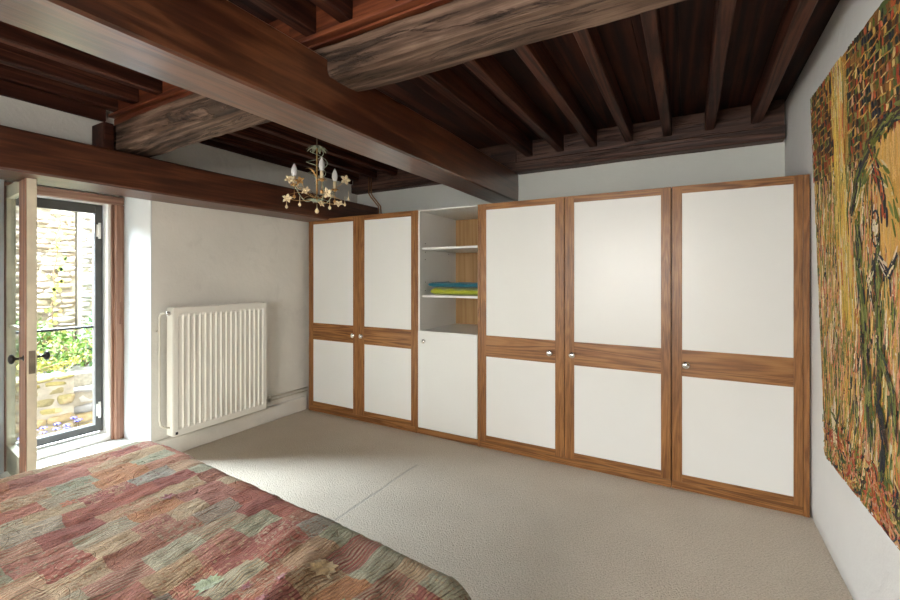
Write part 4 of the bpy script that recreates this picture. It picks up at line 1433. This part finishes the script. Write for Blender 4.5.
def stone_courses(name, xf, y0, y1, z0, z1, ch, cl, cols, seed, label, cat, depth=0.3, moss=0.0, tilt=0.0):
    rnd = random.Random(seed)
    r = thing(name, (xf - depth / 2, (y0 + y1) / 2, z0), label, cat)
    MB().box(xf - depth, xf - 0.012, y0, y1, z0, z1 - 0.03).build('core', M['pointing'], r)
    bm = bmesh.new()
    fc = []
    z = z0
    while z < z1:
        h = ch * rnd.uniform(0.65, 1.4)
        y = y0
        while y < y1:
            L = cl * rnd.uniform(0.5, 1.6)
            ya, yb_ = y + 0.006, min(y + L, y1) - 0.006
            za, zb_ = z + 0.005, min(z + h, z1) - 0.005
            if yb_ - ya > 0.03 and zb_ > za + 0.01:
                t = bmesh.new()
                bmesh.ops.create_cube(t, size=1)
                bmesh.ops.subdivide_edges(t, edges=t.edges[:], cuts=3, use_grid_fill=True)
                pr_ = rnd.uniform(-0.02, 0.025)
                sd = rnd.random() * 50
                for v in t.verts:
                    c = v.co
                    rnd_f = 1 - 0.16 * (abs(c.y * 2) ** 4) * (abs(c.z * 2) ** 4)
                    p = Vector((xf - 0.05 + c.x * 0.12 + pr_, (ya + yb_) / 2 + c.y * (yb_ - ya) * rnd_f, (za + zb_) / 2 + c.z * (zb_ - za) * rnd_f))
                    p += mn.noise_vector(p * 9 + Vector((sd, 0, 0))) * 0.014 + mn.noise_vector(p * 26) * 0.008
                    if c.x > 0.4 and (abs(c.y) > 0.4 or abs(c.z) > 0.4): p.x -= 0.018
                    v.co = p
                col = rnd.choice(cols)
                f_ = rnd.uniform(0.8, 1.15)
                col = tuple(x * f_ for x in col)
                vm = {}
                for v in t.verts: vm[v] = bm.verts.new(v.co)
                for f in t.faces:
                    nf = bm.faces.new([vm[v] for v in f.verts])
                    nf.smooth = True
                    cc = col
                    ctr = f.calc_center_median()
                    if moss and (mn.noise(ctr * 3.1) + (ctr.z - z0) / (z1 - z0) * 0.5 > 1.0 - moss):
                        cc = (0.40 * f_, 0.33 * f_, 0.14)
                    fc.append(cc)
                t.free()
            y += L
        z += h
    bmesh.ops.recalc_face_normals(bm, faces=bm.faces[:])
    me = bpy.data.meshes.new(name); bm.to_mesh(me); bm.free()
    paint_attr(me, fc)
    link('stonework', me, M['stone'], r)
    return r
LIME = [(0.62, 0.52, 0.40), (0.56, 0.46, 0.36), (0.66, 0.58, 0.48), (0.50, 0.40, 0.31), (0.60, 0.50, 0.44)]
GREYS = [(0.58, 0.54, 0.50), (0.52, 0.49, 0.47), (0.62, 0.58, 0.54)]
GOLD = [(0.60, 0.45, 0.24), (0.54, 0.40, 0.22), (0.64, 0.52, 0.32), (0.42, 0.33, 0.19)]
stone_courses('stone_wall', -7.0, -0.4, 2.46, -0.5, 4.6, 0.060, 0.15, LIME, 5, 'tall pale rubble stone wall across the courtyard, filling most of the door pane', 'wall')
stone_courses('stone_wall', -6.9, 2.48, 4.6, -0.5, 4.6, 0.055, 0.13, GREYS, 6, 'greyer rubble stone wall across the courtyard, at the right side of the pane', 'wall')
stone_courses('retaining_wall', -5.55, -0.6, 1.94, -0.25, 0.46, 0.085, 0.26, GOLD, 7, 'low golden mossy stone retaining wall outside the door', 'wall', 0.35, 0.55)
stone_courses('stone_steps', -5.65, 1.96, 3.4, -0.25, 0.26, 0.10, 0.36, GREYS + GOLD[:1], 8, 'grey stone steps beside the mossy retaining wall', 'steps', 0.25, 0.3)
tag(MB().box(-9, XO - 0.001, -2.5, 6.0, -0.40, -0.25).build('courtyard_ground', M['gravel'], None, (-6, 1.5, -0.4)), kind='structure')
tag(MB().box(-6.86, -5.92, -0.5, 4.5, -0.249, 0.38, 0.02).build('earth_bank', M['gravel'], None, (-6.4, 2, -0.25)), 'planted earth bank behind the retaining wall', 'ground')
# doorstep slab
tag(MB().box(-4.85, XO - 0.045, 0.8, 2.1, -0.249, 0.02, 0.012).build('doorstep', M['gravel'], None, (-4.6, 1.45, -0.25)), 'pale stone doorstep just outside the glazed door', 'doorstep')
# rail across the courtyard
tag(MB().tube([(-5.0, 0.3, 0.98), (-5.0, 2.6, 0.98)], 0.010, 8).tube([(-5.0, 0.3, -0.249), (-5.0, 0.3, 0.98)], 0.012, 8).tube([(-5.0, 2.6, -0.249), (-5.0, 2.6, 0.98)], 0.012, 8)
    .build('guard_rail', M['steel'], None, (-5.0, 1.4, 0.98)), 'thin dark horizontal rail across the courtyard outside the door', 'rail')

def shrub(cx, cy, cz, rx, ry, rz, n, size, cols, label, seed, group='shrubs in the courtyard'):
    rnd = random.Random(seed)
    r = thing('shrub', (cx, cy, cz), label, 'shrub', group)
    bm = bmesh.new(); fc = []
    for k in range(n):
        while True:
            p = Vector((rnd.uniform(-1, 1), rnd.uniform(-1, 1), rnd.uniform(0, 1)))
            if p.x ** 2 + p.y ** 2 + p.z ** 2 < 1: break
        q = Vector((cx + p.x * rx, cy + p.y * ry, cz + 0.05 + p.z * rz))
        q += mn.noise_vector(q * 4) * 0.12
        a = Vector((rnd.gauss(0, 1), rnd.gauss(0, 1), rnd.gauss(0, 1))).normalized()
        b = a.cross(Vector((rnd.gauss(0, 1), rnd.gauss(0, 1), rnd.gauss(0, 1)))).normalized()
        s_ = size * rnd.uniform(0.6, 1.4)
        vs = [bm.verts.new(q + a * s_), bm.verts.new(q + b * s_ * 0.45 + a * s_ * 0.2), bm.verts.new(q - a * s_), bm.verts.new(q - b * s_ * 0.45 + a * s_ * 0.2)]
        bm.faces.new(vs)
        c = rnd.choice(cols); f_ = rnd.uniform(0.75, 1.25)
        fc.append(tuple(x * f_ for x in c))
    me = bpy.data.meshes.new('foliage'); bm.to_mesh(me); bm.free()
    paint_attr(me, fc)
    link('foliage', me, M['leaves'], r)
    st = MB()
    for k in range(7):
        a = rnd.uniform(0, 2 * PI)
        st.tube([(cx, cy, cz), (cx + 0.3 * rx * math.cos(a), cy + 0.3 * ry * math.sin(a), cz + rz * 0.45), (cx + 0.75 * rx * math.cos(a), cy + 0.75 * ry * math.sin(a), cz + rz * 0.8)], [0.012, 0.008, 0.003], 6)
    st.build('stem', M['bark'], r)
G1 = [(0.16, 0.30, 0.06), (0.24, 0.40, 0.10), (0.10, 0.20, 0.05), (0.36, 0.42, 0.12)]
G2 = [(0.14, 0.34, 0.16), (0.22, 0.44, 0.22), (0.30, 0.46, 0.20)]
G3 = [(0.42, 0.40, 0.08), (0.34, 0.38, 0.08), (0.50, 0.44, 0.12)]
shrub(-6.55, 1.85, 0.38, 0.30, 0.5, 0.55, 900, 0.040, G1, 'mid green shrub on the bank left of the pane centre', 31)
shrub(-6.5, 2.75, 0.38, 0.22, 0.42, 1.05, 1100, 0.038, G2, 'tall bluish green shrub growing up the wall at the right of the pane', 32)
shrub(-6.5, 1.25, 0.38, 0.30, 0.4, 0.75, 800, 0.040, G3, 'yellow-green shrub seen beside the open leaf', 33)
shrub(-6.3, 2.3, 0.38, 0.3, 0.5, 0.42, 800, 0.035, G1 + G3[:1], 'low leafy shrub above the stone steps', 34)
shrub(-5.74, 1.62, 0.465, 0.13, 0.42, 0.12, 600, 0.022, G3, 'mossy cushion plant on top of the retaining wall', 35)
# vine stems on the wall
rv = random.Random(4)
for i, (y0, z0, lb) in enumerate(((1.75, 0.385, 'thin bare vine stem on the stone wall, left'), (2.12, 0.385, 'thin bare vine stem on the stone wall, centre'), (1.4, 0.385, 'thin bare vine stem on the stone wall behind the leaf'))):
    r = thing('vine', (-6.84, y0, z0), lb, 'vine', 'vines on the stone wall')
    m = MB(); pts = []; y, z = y0, z0
    lv = bmesh.new(); fc = []
    while z < 3.1:
        pts.append((-6.86 if z < 0.5 else -6.90, y, z)); y += rv.uniform(-0.03, 0.045); z += 0.12
        for q in range(3):
            c = Vector((-6.88, y + rv.uniform(-0.08, 0.08), z + rv.uniform(-0.08, 0.08)))
            s_ = 0.026
            vs = [lv.verts.new(c + Vector((0.01, a * s_, b * s_))) for a, b in ((-1, 0), (0, -1.2), (1, 0), (0, 1.2))]
            lv.faces.new(vs); fc.append(rv.choice(G3 + G1[1:2] + [(0.5, 0.28, 0.12)]))
    m.tube(pts, 0.009, 6)
    m.build('stem', M['bark'], r)
    me = bpy.data.meshes.new('leaves'); lv.to_mesh(me); lv.free(); paint_attr(me, fc)
    link('leaves', me, M['leaves'], r)
# blue flowers in the gravel before the wall
rf = random.Random(9)
for i in range(14):
    y = 1.45 + 0.034 * i + rf.uniform(-0.02, 0.02); x = -5.25 + rf.uniform(-0.10, 0.10)
    z = -0.25
    hh = 0.22 + rf.uniform(0, 0.09)
    r = thing('blue_flower', (x, y, z), 'small blue flower in front of the retaining wall', 'flower', 'blue flowers before the retaining wall')
    m = MB(); m.tube([(x, y, z), (x + 0.01, y + 0.01, z + hh)], 0.004, 6); m.build('stem', M['bark'], r)
    m = MB()
    for k in range(6):
        leaf_strip(m, Vector((x + 0.01, y + 0.01, z + hh)), 2 * PI * k / 6, 0.030, 0.024, 0.012, 0.008)
    m.build('petals', M['flower'], r)
    m = MB()
    for k in range(6):
        leaf_strip(m, Vector((x, y, z + 0.05)), 2 * PI * k / 6 + 0.4, 0.022, 0.010, 0.01, 0.06)
    m.build('leaves', M['verdigris'], r)
